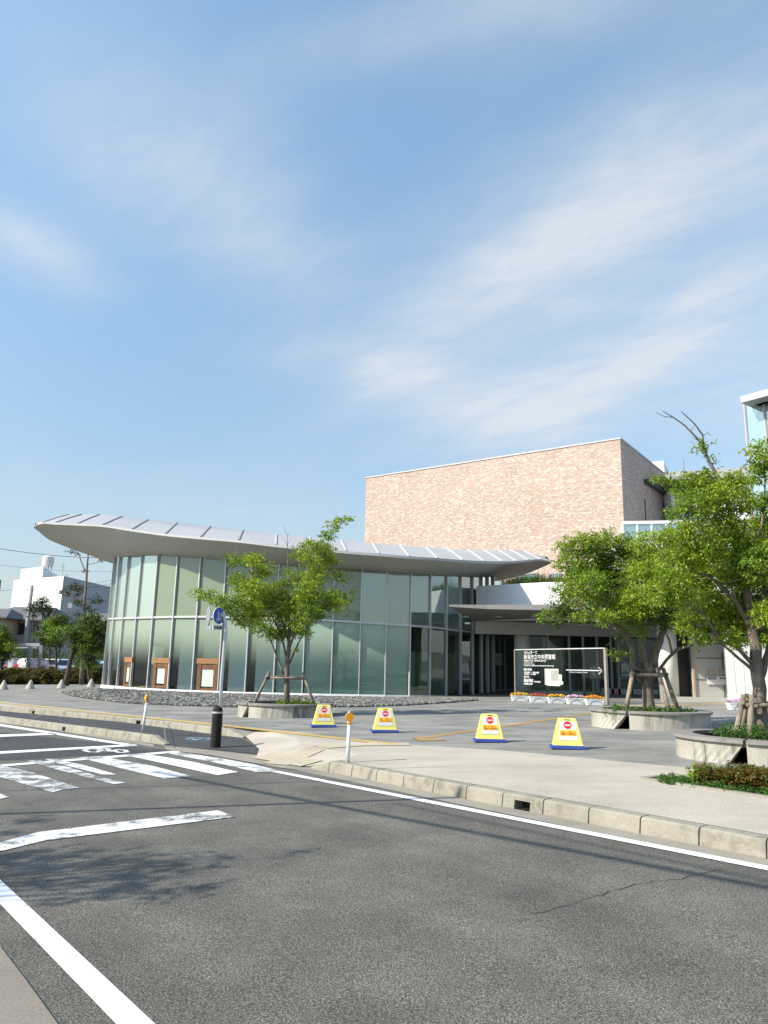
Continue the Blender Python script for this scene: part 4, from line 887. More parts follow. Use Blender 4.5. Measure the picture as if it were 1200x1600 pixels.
# ================================================================== trees
def leaf_mesh(name, clumps, n_per, size, mat, parent, seed=1, flat=.5, shell=.55, wh=.45, spray=.16):
    """clumps: list of (centre, radius, squash). Leaves sit on small twigs (sprays) spread through each clump."""
    r = np.random.RandomState(seed); Pc = []; 
    for c, rad, sq in clumps:
        k = max(3, int(n_per * rad * rad)); d = r.normal(size=(k, 3)); d /= np.linalg.norm(d, axis=1)[:, None]
        q = c + d * (rad * (shell + (1 - shell) * r.rand(k, 1) ** .5 * 1.08)) * np.array((1, 1, sq)) * (r.rand(k, 1) ** .22)
        Pc.append(q)
    Pc = np.concatenate(Pc); L_ = []
    m_ = 11; k = len(Pc)
    dirs = r.normal(size=(k, 3)) * (1, 1, .35); dirs /= np.linalg.norm(dirs, axis=1)[:, None]
    t = r.rand(k, m_, 1); pos = Pc[:, None, :] + dirs[:, None, :] * t * spray * 1.6 + r.normal(size=(k, m_, 3)) * spray * .28 * (1, 1, .5)
    ax = dirs[:, None, :] * .5 + r.normal(size=(k, m_, 3)) * .6 + (0, 0, -.25)
    pos = pos.reshape(-1, 3); ax = ax.reshape(-1, 3); ax /= np.linalg.norm(ax, axis=1)[:, None]
    nv = r.normal(size=ax.shape) * (.55, .55, .4) + (0, 0, 1 * flat + .3); side = np.cross(ax, nv); side /= np.linalg.norm(side, axis=1)[:, None] + 1e-9
    s_ = size * r.uniform(.6, 1.25, size=(len(pos), 1)); nn_ = np.cross(side, ax)
    v = np.stack([pos, pos + ax * s_ * .5 + side * s_ * wh * .5 - nn_ * s_ * .06, pos + ax * s_, pos + ax * s_ * .5 - side * s_ * wh * .5 - nn_ * s_ * .06], 1).reshape(-1, 3)
    base = np.array(parent.location) if parent is not None else np.zeros(3); v = v - base
    me = bpy.data.meshes.new(name); nf = len(pos); me.vertices.add(nf * 4); me.vertices.foreach_set('co', v.astype(np.float32).ravel())
    me.loops.add(nf * 4); me.loops.foreach_set('vertex_index', np.arange(nf * 4, dtype=np.int32)); me.polygons.add(nf)
    me.polygons.foreach_set('loop_start', np.arange(0, nf * 4, 4, dtype=np.int32)); me.polygons.foreach_set('loop_total', np.full(nf, 4, dtype=np.int32)); me.update(calc_edges=True)
    me.materials.append(mat); o = bpy.data.objects.new(name, me); COL.objects.link(o)
    if parent is not None: o.parent = parent
    return o
def tree(name, label, base, D, trunk, limbs, lobes, mats, leafsize, dens=30, seed=1, depth=1.0, cat='tree', group=None, wig=.04, nseg=5, twigs=True, r_trunk=None):
    """trunk: list (px,py,width px); limbs: list of such lists; lobes: (px,py,rpx[,depth offset m])."""
    rg = random.Random(seed); root = empty(name, base, label=label, cat=cat, group=group)
    D = base[1]
    mb = MB(); k = D / F
    def path(pl, dz=0.0, dz1=None):
        out = []; rad = []; n_ = len(pl)
        for i, (x, y, w) in enumerate(pl):
            q = A(x, y, D + (dz if dz1 is None else dz + (dz1 - dz) * i / (n_ - 1))); out.append(q); rad.append(w * k / 2)
        # refine
        P = []; Rr = []
        for i in range(len(out) - 1):
            for s in range(3):
                t = s / 3; P.append(out[i] * (1 - t) + out[i + 1] * t + np.array((rg.uniform(-1, 1), rg.uniform(-1, 1), 0)) * rad[i] * .18 * (0 if i == 0 and s == 0 else 1)); Rr.append(rad[i] * (1 - t) + rad[i + 1] * t)
        P.append(out[-1]); Rr.append(rad[-1]); return P, Rr
    tp, tr_ = path(trunk); tp[0] = np.array((base[0], base[1], base[2] - .1)); tr_[0] *= 1.25; mb.tube(tp, tr_, 10)
    ends = []
    for j, l in enumerate(limbs):
        dz = rg.uniform(-1, 1) * depth * .6; P, Rr = path(l, 0, dz); mb.tube(P, Rr, 7)
        for q, rr_ in zip(P[len(P) // 3:], Rr[len(P) // 3:]): ends.append((q, rr_))
    for q, rr_ in zip(tp[len(tp) * 2 // 3:], tr_[len(tp) * 2 // 3:]): ends.append((q, rr_ * .6))
    cl = []
    for lb in lobes:
        x, y, rp = lb[:3]; dd = lb[3] if len(lb) > 3 else rg.uniform(-1, 1) * depth
        c = A(x, y, D + dd); rad = rp * k; cl.append((c, rad * (1.22 if D > 21 else 1.28), .8))
        if twigs:
            e = min(ends, key=lambda t: np.linalg.norm(t[0] - c) + (1.6 if t[0][2] > c[2] else 0)); a = e[0]; r0 = min(e[1] * .5, .05)
            m1 = a * .55 + c * .45 + np.array((0, 0, -.08 * np.linalg.norm(c - a))); mb.tube([a, m1, c], [max(r0, .012), max(r0 * .6, .009), .005], 5, cap=False)
            for _ in range(3 + int(rad * 5)):
                d = np.array((rg.gauss(0, 1), rg.gauss(0, 1), rg.gauss(.25, .6))); d = nrm(d) * rad * rg.uniform(.5, .98)
                mb.tube([m1 * .3 + c * .7, c + d * .5 + (0, 0, .02), c + d], [.010, .007, .003], 4, cap=False)
    mb.build('trunk', mats[0], root, world=True, smooth=True)
    per = len(mats) - 1; groups = [[] for _ in range(per)]
    for i, c in enumerate(cl): groups[rg.randrange(per) if per > 1 else 0].append(c)
    allc = []
    for g_, mt in zip(groups, mats[1:]):
        if g_: leaf_mesh('crown', g_, dens, leafsize, mt, root, seed, spray=leafsize * 1.6)
    return root
def conv(lst, sx, x0, y0, rs=1.0): return [(x0 + a / sx, y0 + b / sx, c / sx * rs) for a, b, c in lst]

# planters ------------------------------------------------------------------
def ring_planter(label, cx, cy, Dn, rad, h, cut_px, wall=.16, gapw=.30, cap_over=.05):
    base = ground(cx, cy, K); root = empty('tree_planter', base, label=label, cat='planter', group='round concrete tree planters on the plaza')
    z = base[2]
    # gap angle: from the pixel column of the wedge shaped slot
    best = None
    for k in range(360):
        th = math.radians(180 + k / 2); p = np.array((cx + rad * math.cos(th), cy + rad * math.sin(th), z)); q = RM.T @ (p - CAM); x = 600 - F * q[0] / q[2]
        if best is None or abs(x - cut_px) < best[0]: best = (abs(x - cut_px), th)
    th0 = best[1]; g = gapw / rad
    NS = 56; rows_o = []
    def arc(r, zf, a0, a1, n_=NS): return [np.array((cx + r * math.cos(a0 + (a1 - a0) * i / n_), cy + r * math.sin(a0 + (a1 - a0) * i / n_), zf)) for i in range(n_ + 1)]
    # slot: slanted left side, upright right side  (walls run from th0+small to th0-g)
    a0 = th0; a1 = th0 + 2 * math.pi
    bot = arc(rad, z - .12, a0 + .0, a1 - g); top = arc(rad, z + h, a0, a1 - g * .12)
    ib = arc(rad - wall, z - .12, a0, a1 - g); it = arc(rad - wall, z + h, a0, a1 - g * .12)
    m_ = MB(); m_.grid([ib, bot, top, it, ib]); m_.quad(bot[0], ib[0], it[0], top[0]); m_.quad(ib[-1], bot[-1], top[-1], it[-1]); m_.build('wall', M['planter'], root, world=True)
    c0 = a0 - .0; rows = [arc(rad - wall * 1.75, z + h + .003, c0, a1 - g * .12), arc(rad + cap_over, z + h + .003, c0, a1 - g * .12), arc(rad + cap_over, z + h + .055, c0, a1 - g * .12), arc(rad - wall * 1.75, z + h + .06, c0, a1 - g * .12)]
    m_ = MB(); m_.grid(rows + [rows[0]])
    for e in (0, -1): m_.quad(rows[0][e], rows[1][e], rows[2][e], rows[3][e])
    m_.build('rim', M['planter_top'], root, world=True)
    m_ = MB(); m_.poly(arc(rad - wall * .9, z + h * .72, 0, 2 * math.pi, 40)[:-1]); m_.build('soil', M['soil'], root, world=True)
    # dark void under the gap
    rg = random.Random(int(cx * 10)); cl = []
    pass
    return root, z + h * .72
def cover(label, cx, cy, z, rx, ry, n_, mat, size=.06, h=.1):
    rg = random.Random(int(abs(cx) * 100)); cl = []
    for _ in range(n_):
        a = rg.uniform(0, 6.28); r_ = math.sqrt(rg.random()); cl.append((np.array((cx + rx * r_ * math.cos(a), cy + ry * r_ * math.sin(a), z + rg.uniform(.02, h))), rg.uniform(.08, .16), .6))
    o = leaf_mesh('ground_cover', cl, 260, size, mat, None, 5, spray=size); return tag(o, label, 'ground cover', kind='stuff')
def at_ground(px, py, h=K): return G(px, py, h)
# planter 1: px 372..~510 centre; planter 2: 928..1102 ; planter 3: 1068..~1330
def planter_geo(xl, xr, ybase_front):
    f_p = G((xl + xr) / 2, ybase_front, K); Dn = f_p[1]
    # iterate radius so silhouette matches
    rad = 1.0
    for _ in range(20):
        cyy = Dn + rad; w = (xr - xl) / F * cyy / 2; rad = w * .985
    cx = ((xl + xr) / 2 - 600) / F * (Dn + rad)
    q = A((xl + xr) / 2, ybase_front, Dn + rad); return q[0], Dn + rad, rad
x1, y1, r1_ = planter_geo(373, 517, 1122.5); p1, z1 = ring_planter('round concrete tree planter farthest left, holding the lone tree before the glass pavilion', x1, y1, 0, r1_, .33, 388, gapw=.42)
x2, y2, r2_ = planter_geo(929, 1103, 1142); p2, z2 = ring_planter('round concrete tree planter in the middle, whole rim in view, holding the stout tree', x2, y2, 0, r2_, .35, 984, gapw=.50)
x3, y3, r3_ = planter_geo(1069, 1305, 1199); p3, z3 = ring_planter('nearest round concrete tree planter, cut by the right edge of the photo, rust streaked', x3, y3, 0, r3_, .29, 1168, gapw=.36)
print('planters', (x1, y1, r1_), (x2, y2, r2_), (x3, y3, r3_))
t1 = np.array((A(445, 1100, y1)[0], y1, z1)); t2 = np.array((A(1012, 1100, y2)[0], y2, z2)); t3 = np.array((A(1192, 1150, y3 - .2)[0], y3 - .2, z3))
cover('tuft of bright green grass at the foot of the lone tree before the glass wall', A(462, 1100, y1 - .7)[0], y1 - .75, z1 + .03, .62, .35, 42, M['grass'], .09, .16)
cover('green ground cover at the foot of the stout middle tree', x2 - .2, y2 - .6, z2 + .08, 1.1, .5, 60, M['leaf_cover'], .06, .14)
cover('lush ground cover in the nearest planter at the right edge', x3 + .15, y3 - .35, z3 + .13, .95, .75, 150, M['leaf_cover'], .05, .14)

# tree 1
lob1 = conv([(105, 515, 26), (165, 535, 36), (230, 560, 46), (290, 600, 48), (345, 650, 50), (400, 665, 55), (300, 335, 36), (355, 340, 38), (425, 330, 42), (475, 385, 45), (440, 405, 45), (310, 440, 36), (360, 480, 60), (430, 490, 68), (505, 520, 70), (560, 590, 72), (480, 610, 68), (640, 560, 68), (700, 510, 70), (645, 430, 44), (595, 400, 24), (575, 470, 40), (645, 300, 30), (680, 262, 26), (715, 242, 18), (755, 260, 48), (800, 290, 52), (780, 355, 52), (815, 195, 34), (848, 155, 32), (895, 122, 26), (940, 112, 20), (840, 335, 34), (720, 335, 38), (755, 430, 58), (715, 590, 68), (800, 560, 64), (855, 540, 56), (890, 430, 38), (850, 400, 22), (925, 545, 26), (880, 585, 38), (760, 640, 40), (680, 680, 52), (640, 720, 46), (560, 720, 55), (500, 735, 34), (440, 700, 38), (545, 755, 26), (690, 735, 30), (620, 640, 66), (420, 565, 55), (955, 512, 14), (650, 830, 12), (330, 560, 40), (380, 610, 46)], 3.53, 280, 780)
def C1(l): return conv(l, 3.53, 280, 780)
tree('street_tree', 'lone young tree with wide uneven yellow green crown in front of the glass pavilion', t1, y1,
     C1([(590, 1120, 30), (592, 1000, 27), (598, 880, 26), (605, 800, 20), (612, 700, 15), (605, 560, 9), (601, 400, 6), (597, 280, 4), (596, 200, 2.6)]),
     [C1([(575, 965, 12), (540, 870, 10), (505, 780, 8), (450, 700, 6), (380, 620, 4), (200, 555, 2.5)]), C1([(610, 905, 12), (640, 830, 10), (672, 765, 8), (740, 650, 6), (860, 480, 4), (900, 425, 2)]),
      C1([(590, 870, 14), (560, 740, 10), (490, 600, 7), (430, 450, 5), (420, 340, 3)]), C1([(605, 830, 14), (660, 680, 10), (730, 500, 7), (790, 320, 5), (850, 160, 3), (940, 112, 2)]), C1([(600, 780, 10), (560, 650, 8), (480, 540, 5), (330, 470, 3)]),
      C1([(597, 205, 2.4), (575, 140, 1.2)]), C1([(597, 205, 2.4), (612, 178, 1.2)]), C1([(597, 260, 2.2), (570, 205, 1)]), C1([(598, 250, 2.2), (618, 215, 1)]), C1([(601, 320, 2.2), (630, 240, 1)])],
     lob1, [M['bark'], M['leaf_y'], M['leaf_y'], M['leaf_g']], .085, 560, 11, .9)
# tree 2
lob2 = [(1012, 880, 24), (945, 900, 24), (915, 895, 20), (1090, 880, 20), (1050, 870, 22), (980, 935, 22), (935, 940, 18), (850, 966, 7), (862, 960, 10), (880, 950, 15), (898, 935, 20), (880, 925, 13), (897, 905, 19), (892, 880, 20), (885, 858, 14), (905, 848, 17), (925, 850, 20), (950, 845, 20), (975, 852, 18), (930, 880, 26), (960, 880, 28), (990, 868, 24), (925, 915, 25), (960, 920, 28), (1000, 900, 30), (1000, 940, 26), (960, 955, 18), (925, 958, 12), (1035, 880, 26), (1035, 920, 28), (1025, 955, 22), (1065, 900, 26), (1070, 860, 22), (1012, 850, 20), (1050, 845, 18), (985, 965, 15), (1055, 965, 16), (945, 965, 12), (905, 962, 9), (872, 975, 6), (960, 1022, 6), (975, 1021, 5), (975, 990, 8), (1085, 930, 22), (1040, 978, 9), (1000, 985, 10)]
tree('street_tree', 'stout mid green tree with forked trunk and low spreading crown in the middle planter', t2, y2,
     [(1012, 1112, 19), (1012, 1080, 17), (1012, 1050, 19), (1013, 1035, 17)],
     [[(1008, 1045, 13), (1003, 1010, 10), (1005, 985, 9), (1000, 950, 6), (985, 900, 4), (960, 870, 2)], [(1018, 1040, 14), (1028, 1010, 11), (1036, 985, 10), (1042, 950, 7), (1055, 905, 4), (1062, 870, 2)],
      [(1005, 1068, 10), (990, 1040, 9), (985, 1005, 8), (975, 985, 6), (945, 965, 4), (900, 940, 2)], [(1018, 1062, 6), (1040, 1032, 5), (1058, 1014, 4), (1085, 1008, 3)], [(1050, 1022, 4), (1046, 1000, 3), (1040, 988, 2.5)], [(1045, 1028, 4), (1056, 1018, 3.4), (1066, 1012, 3)],
      [(1000, 970, 6), (970, 940, 4), (925, 915, 2)], [(985, 1003, 5), (975, 992, 4), (955, 978, 2.5), (920, 965, 2)], [(1040, 965, 5), (1070, 930, 3), (1090, 905, 2)]],
     lob2, [M['bark'], M['leaf_g'], M['leaf_g'], M['leaf_d'], M['leaf_y']], .078, 720, 23, 1.3)
# tree 3
lob3 = [(1060, 800, 16), (1128, 770, 16), (1090, 870, 20), (1130, 880, 22), (1170, 900, 24), (1125, 960, 24), (1165, 960, 24), (1200, 820, 22), (1175, 860, 20), (1205, 960, 22), (1192, 1000, 14), (1145, 1000, 14), (1205, 690, 10), (998, 893, 11), (1016, 892, 18), (1045, 905, 22), (1080, 900, 24), (1115, 905, 28), (1155, 895, 30), (1195, 880, 32), (1060, 930, 20), (1095, 942, 26), (1140, 945, 30), (1185, 935, 32), (1075, 968, 17), (1108, 985, 20), (1148, 985, 22), (1185, 985, 22), (1066, 985, 10), (1088, 1000, 10), (1035, 935, 12),
        (1028, 745, 8), (1050, 752, 9), (1068, 768, 16), (1072, 752, 12), (1096, 752, 20), (1108, 775, 22), (1085, 788, 22), (1120, 798, 24), (1148, 752, 16), (1160, 772, 12), (1162, 790, 16), (1186, 702, 12), (1195, 728, 18), (1182, 745, 12), (1190, 790, 16), (1105, 828, 24), (1140, 825, 22), (1178, 830, 26), (1072, 828, 18), (1045, 838, 14), (1150, 860, 26), (1108, 860, 24), (1066, 865, 18), (1195, 858, 22),
        (1225, 720, 26), (1235, 780, 36), (1245, 860, 42), (1250, 940, 40), (1230, 990, 24), (1290, 900, 40), (1280, 820, 36),
        (1098, 698, 9, 0), (1106, 717, 4, 0), (1040, 870, 14), (1020, 915, 12)]
tree('street_tree', 'tallest nearest tree at the right edge with bare dead limbs reaching above its crown', t3, y3,
     [(1192, 1165, 23), (1190, 1110, 20), (1184, 1060, 19), (1180, 1010, 17), (1172, 960, 13), (1158, 860, 9), (1138, 790, 7), (1122, 745, 6), (1108, 722, 5), (1098, 697, 4), (1085, 680, 3.2), (1070, 665, 2.6), (1052, 652, 2), (1035, 642, 1.2)],
     [[(1099, 697, 3), (1098, 680, 2.6), (1085, 662, 2), (1070, 648, 1.4), (1064, 643, 1)], [(1052, 652, 1.4), (1038, 651, 1), (1025, 644, .7)], [(1098, 681, 1.4), (1106, 676, .8), (1111, 681, .5)], [(1112, 730, 1.6), (1116, 722, 1), (1115, 712, .6)], [(1080, 672, 1.2), (1086, 664, .6)],
      [(1178, 1040, 7), (1150, 1010, 6), (1128, 1003, 5), (1100, 960, 3), (1050, 920, 2)], [(1180, 1050, 6), (1156, 1030, 4.5), (1135, 1012, 4), (1112, 992, 3)], [(1188, 1060, 12), (1200, 1020, 10), (1215, 960, 8), (1235, 880, 5), (1230, 780, 3)],
      [(1176, 985, 9), (1150, 940, 7), (1110, 900, 4), (1060, 890, 2.5), (1020, 890, 2)], [(1165, 920, 7), (1185, 860, 5), (1195, 780, 3), (1195, 720, 2)], [(1150, 830, 5), (1120, 800, 4), (1095, 770, 2.5), (1070, 760, 2), (1035, 748, 1.2)], [(1080, 805, 2.2), (1074, 785, 1.8), (1070, 768, 1.4), (1068, 718, 1)],
      [(1172, 960, 9), (1205, 920, 7), (1250, 880, 4)], [(1158, 870, 5), (1140, 840, 4), (1100, 835, 2.5)]],
     lob3, [M['twig'], M['leaf_y'], M['leaf_y'], M['leaf_g']], .062, 1350, 31, .9)

# timber props around the trees
def prop(label, c, r_, z0, h, feet, w=.05):
    root = empty('tree_support', (c[0], c[1], z0), label=label, cat='tree support', group='wooden props tied round the plaza trees')
    tops = []
    for a in feet:
        foot = Vector((r_ * math.cos(a), r_ * math.sin(a), -.05)); tp = Vector((r_ * .55 * math.cos(a), r_ * .55 * math.sin(a), h)); tops.append(tp)
        m_ = MB(); m_.tube([foot, foot.lerp(tp, .5), tp + (tp - foot) * .06], [w, w * .95, w * .9], 9); m_.build('prop', M['stake'], root, smooth=True)
    for i in range(len(tops)):
        a = tops[i]; b = tops[(i + 1) % len(tops)]; e = (b - a).normalized() * .10; m_ = MB(); zz = Vector((0, 0, -.12 + .012 * i)); m_.tube([a - e + zz, b + e + zz], w * .8, 8); m_.build('crossbar', M['stake'], root, smooth=True)
        m_ = MB(); m_.tube([a + zz * 1.3 - Vector((.0, .0, .02)), a + zz * .7], w * 1.35, 8); m_.build('rope', M['rope'], root)
    return root
PI = math.pi
prop('dark wooden props around the lone tree before the glass wall', t1, 1.0, z1, 1.15 if 0 else 1.0, [PI * 1.08, PI * 1.95, PI * .5], .045)
prop('weathered wooden props splayed around the stout middle tree', t2, .80, z2, 1.12, [PI * 1.15, PI * 1.62, PI * 1.97, PI * .65], .058)
prop('pale wooden props beside the nearest trunk at the right edge', t3, .62, z3, .74, [PI * 1.10, PI * 1.24, PI * 1.95, PI * .55], .046)
# ================================================================== no-entry signs
def make_sign():
    root = empty('barrier_sign', (0, 0, 0), group='yellow no entry stands across the plaza entrance')
    m_ = MB(); m_.box((0, 0, .035), (.78, .50, .05)); m_.box((0, 0, .07), (.70, .42, .02)); m_.build('rubber_base', M['blue'], root, bevel=.012)
    # hollow looking tapered body, ribbed near the foot
    prof = [(.33, .185, .08), (.325, .18, .11), (.315, .175, .115), (.31, .172, .135), (.314, .174, .14), (.305, .168, .16), (.30, .166, .165), (.303, .167, .18), (.205, .085, .60), (.195, .078, .63), (.17, .06, .645)]
    vs = []; 
    for hx, hy, z in prof: vs += [(-hx, -hy, z), (hx, -hy, z), (hx, hy, z), (-hx, hy, z)]
    fs = [(3, 2, 1, 0)] + [(i * 4 + a, i * 4 + (a + 1) % 4, (i + 1) * 4 + (a + 1) % 4, (i + 1) * 4 + a) for i in range(len(prof) - 1) for a in range(4)] + [tuple(range(len(prof) * 4 - 4, len(prof) * 4))]
    m_ = MB(); m_.add(vs, fs); m_.build('body', M['yellow'], root, bevel=.010)
    m_ = MB(); m_.box((0, -.080, .618), (.13, .02, .018)); m_.build('handle_slot', simple('slot_dark', (.12, .09, .03), .6), root)
    # face plate lies on the sloped front
    z0, z1 = .175, .595; yf = lambda z: -(.168 + (.085 - .168) * (z - .175) / (.60 - .175)) - .006
    th = math.atan2(yf(z1) - yf(z0), z1 - z0)
    face = bpy.data.objects.new('face_plate', None)
    m_ = MB(); w0, w1 = .215, .155
    f_ = lambda x, z, d=0: (x, yf(z) - d, z)
    m_.poly([f_(-w0, .19), f_(w0, .19), f_(w1 + .02, z1 - .01), f_(-w1 - .02, z1 - .01)]); pl = m_.build('face_plate', M['signwhite'], root)
    m_ = MB(); m_.poly([f_(.088 * math.cos(a) , .505 + .080 * math.sin(a) / 1.0, .003) for a in [k / 36 * 2 * math.pi for k in range(36)]]); m_.build('no_entry_disc', M['red'], pl)
    m_ = MB(); m_.quad(f_(-.062, .490, .006), f_(.062, .490, .006), f_(.062, .520, .006), f_(-.062, .520, .006)); m_.build('disc_bar', M['signwhite'], pl)
    m_ = MB(); m_.quad(f_(-.185, .285, .003), f_(.185, .285, .003), f_(.172, .405, .003), f_(-.172, .405, .003)); m_.build('warning_band', M['amber'], pl)
    text_mesh('lettering', '進入禁止', .10, M['red'], pl, f_(-.168, .305, .008), (math.pi / 2 - th * 0 - (math.atan2(yf(z0) - yf(z1), z1 - z0) * -1) * -1, 0, 0), bold=.0, ext=.001, fitw=.335)
    return root
sg = make_sign()
spots = [(504, 1137, 34, .16, 'leftmost no entry stand, beside the round planter of the lone tree'), (601, 1145.5, 0, .12, 'yellow no entry stand just right of the white marker post, second from left'),
         (767, 1160.5, 0, .05, 'yellow no entry stand with the brown tactile strip running behind it, third from left'), (891, 1171.5, 0, -.02, 'rightmost no entry stand, before the middle tree planter')]
for i, (px, py, _, rz, lb) in enumerate(spots):
    p = G(px, py, K); o = sg if i == 0 else copy_tree(sg)
    o.location = (p[0], p[1] + .20, gz(p[0], p[1] + .2) + K - .003); o.rotation_euler = (0, 0, rz - math.atan2(p[0], p[1]) * .35); o['label'] = lb; o['category'] = 'warning sign'; o.scale = (.80, .78, .83)

# ================================================================== marker posts
def marker(px, py, ptop, lean, label, hh, yaw):
    p = G(px, py, hh); root = empty('marker_post', p, label=label, cat='marker post', group='white marker posts with orange reflectors')
    h = Vz(p, ptop) - p[2]; m_ = MB(); m_.tube([(0, 0, -.03), (lean * h, 0, h - .1)], .030, 14); m_.build('post', M['post'], root, smooth=True)
    m_ = MB(); m_.tube([(lean * (h - .12), 0, h - .12), (lean * (h - .07), 0, h - .07)], .033, 14); m_.build('collar', M['reflector'], root, smooth=True)
    c = Vector((lean * h, 0, h)); cy, sy_ = math.cos(yaw), math.sin(yaw); nrmv = Vector((sy_, -cy, 0))
    for s_, mt in ((1, 'reflector'), (-1, 'reflector')):
        q = c + nrmv * .028 * s_; m_ = MB(); m_.tube([q - nrmv * .012 * s_, q + nrmv * .012 * s_], .062, 22); m_.build('reflector', M[mt], root)
        m_ = MB(); m_.tube([q - nrmv * .03 * s_, q - nrmv * .010 * s_], .066, 22); m_.build('reflector_housing', M['signgrey'], root)
    m_ = MB(); m_.lathe(c + Vector((0, 0, .03)), [(.03, 0), (.032, .03), (.022, .055), (.004, .062)], 12); m_.build('cap', M['signgrey'], root, smooth=True)
marker(543.5, 1191, 1120, 0.005, 'white marker post with round orange reflector standing behind the near kerb stones', K, .25)
marker(223, 1142, 1090, .045, 'slightly leaning white marker post with orange reflector beside the cycle lane kerb', K - .02, -.9)
# bollard
p = G(336.5, 1167.5, .01); h = Vz(p, 1103) - p[2]; root = empty('bollard', p, label='thick black bollard with a pale band at the crossing', cat='bollard')
kx = p[1] / F; rb_ = 7.6 * kx
m_ = MB(); m_.lathe((0, 0, -.02), [(rb_ * 1.02, 0), (rb_, h * .82), (rb_, h * .84)], 28); m_.build('post', M['black'], root, smooth=False)
m_ = MB(); m_.lathe((0, 0, h * .82), [(rb_ * 1.03, 0), (rb_ * 1.03, h * .045)], 28); m_.build('band', M['band'], root)
m_ = MB(); m_.lathe((0, 0, h * .86), [(rb_, 0), (rb_, h * .03), (rb_ * .86, h * .085), (rb_ * .5, h * .125), (.01, h * .14)], 28); m_.build('cap', M['black'], root, smooth=True)
# path sign on pole
p = G(345, 1136, K); root = empty('path_sign', p, label='round blue bicycle and pedestrian path sign on a tall grey pole', cat='road sign')
D = p[1]; P_ = [A(341, 1138, D), A(345.5, 1070, D), A(352.5, 985, D), A(352, 972, D), A(349.5, 963, D), A(348.5, 955, D)]
P_[0] = p.copy()
m_ = MB(); m_.tube(P_, .045, 12); m_.build('pole', M['galv'], root, world=True, smooth=True)
c = A(342, 962, D - .1); ya = 1.02; m_ = MB(); n_ = Vector((math.sin(ya) * 1, -math.cos(ya), 0)); cv = ev(c); R0_ = 12.5 * D / F
m_.tube([cv, cv + n_ * .012], R0_, 32); dsc = m_.build('disc', M['signblue'], root, world=True)
m_ = MB(); m_.tube([cv - n_ * .004, cv + n_ * .010], R0_ * 1.02, 32); m_.build('disc_edge', M['signwhite'], dsc, world=True)
# white pictograms: walking adult and child, bicycle
tx = Vector((math.cos(ya), math.sin(ya), 0)); tz = Vector((0, 0, 1))
def pic(mb, pts, w):
    for (a, b), (c_, d_) in zip(pts[:-1], pts[1:]):
        A_ = cv + n_ * .016 + (tx * a + tz * b) * R0_; B_ = cv + n_ * .016 + (tx * c_ + tz * d_) * R0_; mb.bar(A_, B_, w * R0_, .004, up=n_)
m_ = MB()
for cx_, cz_, k in ((-.18, .42, 1), (.28, .34, .75)):
    for pts in ([(cx_, cz_), (cx_, cz_ - .3 * k)], [(cx_, cz_ - .28 * k), (cx_ - .12 * k, cz_ - .55 * k)], [(cx_, cz_ - .28 * k), (cx_ + .12 * k, cz_ - .55 * k)], [(cx_ - .14 * k, cz_ - .22 * k), (cx_, cz_ - .06 * k), (cx_ + .15 * k, cz_ - .2 * k)]): pic(m_, pts, .09 * k)
    A_ = cv + n_ * .013 + (tx * cx_ + tz * (cz_ + .15 * k)) * R0_; m_.tube([A_, A_ + n_ * .004], .08 * k * R0_, 10)
m_.build('pedestrian_symbol', M['signwhite'], dsc, world=True)
m_ = MB()
for cx_ in (-.30, .30):
    ring = [(cx_ + .2 * math.cos(a), -.52 + .2 * math.sin(a)) for a in [k / 12 * 2 * PI for k in range(13)]]; pic(m_, ring, .05)
pic(m_, [(-.3, -.52), (-.12, -.25), (.2, -.25), (.0, -.52), (-.3, -.52)], .05); pic(m_, [(.3, -.52), (.18, -.18), (.30, -.15)], .05); pic(m_, [(0, -.52), (-.15, -.2)], .05)
m_.build('bicycle_symbol', M['signwhite'], dsc, world=True)
# bracket, grey back of the second sign and plates
m_ = MB(); a = A(352, 961, D); b = A(330, 961.5, D - .05); m_.tube([a, b], .03, 8); m_.build('bracket', M['post'], root, world=True)
c2 = A(326.5, 960.5, D - .05); ya2 = .95; n2 = Vector((-math.sin(ya2), -math.cos(ya2), 0)); t2_ = Vector((math.cos(ya2), -math.sin(ya2), 0)); k = D / F
out = [(-13, -7), (-12, 6), (-7, 12), (0, 15), (7, 12), (12, 6), (13, -7), (9, -12), (3, -19), (0, -20), (-3, -19), (-9, -12)]
m_ = MB(); o0 = [ev(c2) + t2_ * (x * k * .62) + Vector((0, 0, z * k * .85)) for x, z in out]; m_.add([*o0, *[q + n2 * .02 for q in o0]], [tuple(range(12))[::-1], tuple(range(12, 24))] + [(i, (i + 1) % 12, 12 + (i + 1) % 12, 12 + i) for i in range(12)]); m_.build('sign_back', M['signgrey'], root, world=True)
m_ = MB(); m_.bar(A(326.5, 948, D - .02), A(326.5, 983, D - .02), .04, .04); m_.build('bracket', M['galv'], root, world=True)
for x0, x1, nn3, tt in ((321, 333, n2, t2_), (334, 345, n_, tx)):
    a = ev(A((x0 + x1) / 2, 980.5, D - .08)); hw = (x1 - x0) / 2 * k / max(.5, abs(tt.x)); hh = 3.8 * k; q = [a - tt * hw - tz * hh, a + tt * hw - tz * hh, a + tt * hw + tz * hh, a - tt * hw + tz * hh]
    m_ = MB(); m_.add([*q, *[v + nn3 * .015 for v in q]], [(3, 2, 1, 0), (4, 5, 6, 7), (0, 1, 5, 4), (1, 2, 6, 5), (2, 3, 7, 6), (3, 0, 4, 7)]); pl = m_.build('plate', M['signgrey'] if x0 < 330 else M['post'], root, world=True)
    if x0 > 330:
        text_mesh('lettering', '自転車', hh * 1.3, M['black'], root, a - tt * hw * .8 - tz * hh * .5 + nn3 * .02 - Vector(root.location), (PI / 2, 0, ya), fitw=hw * 1.6)

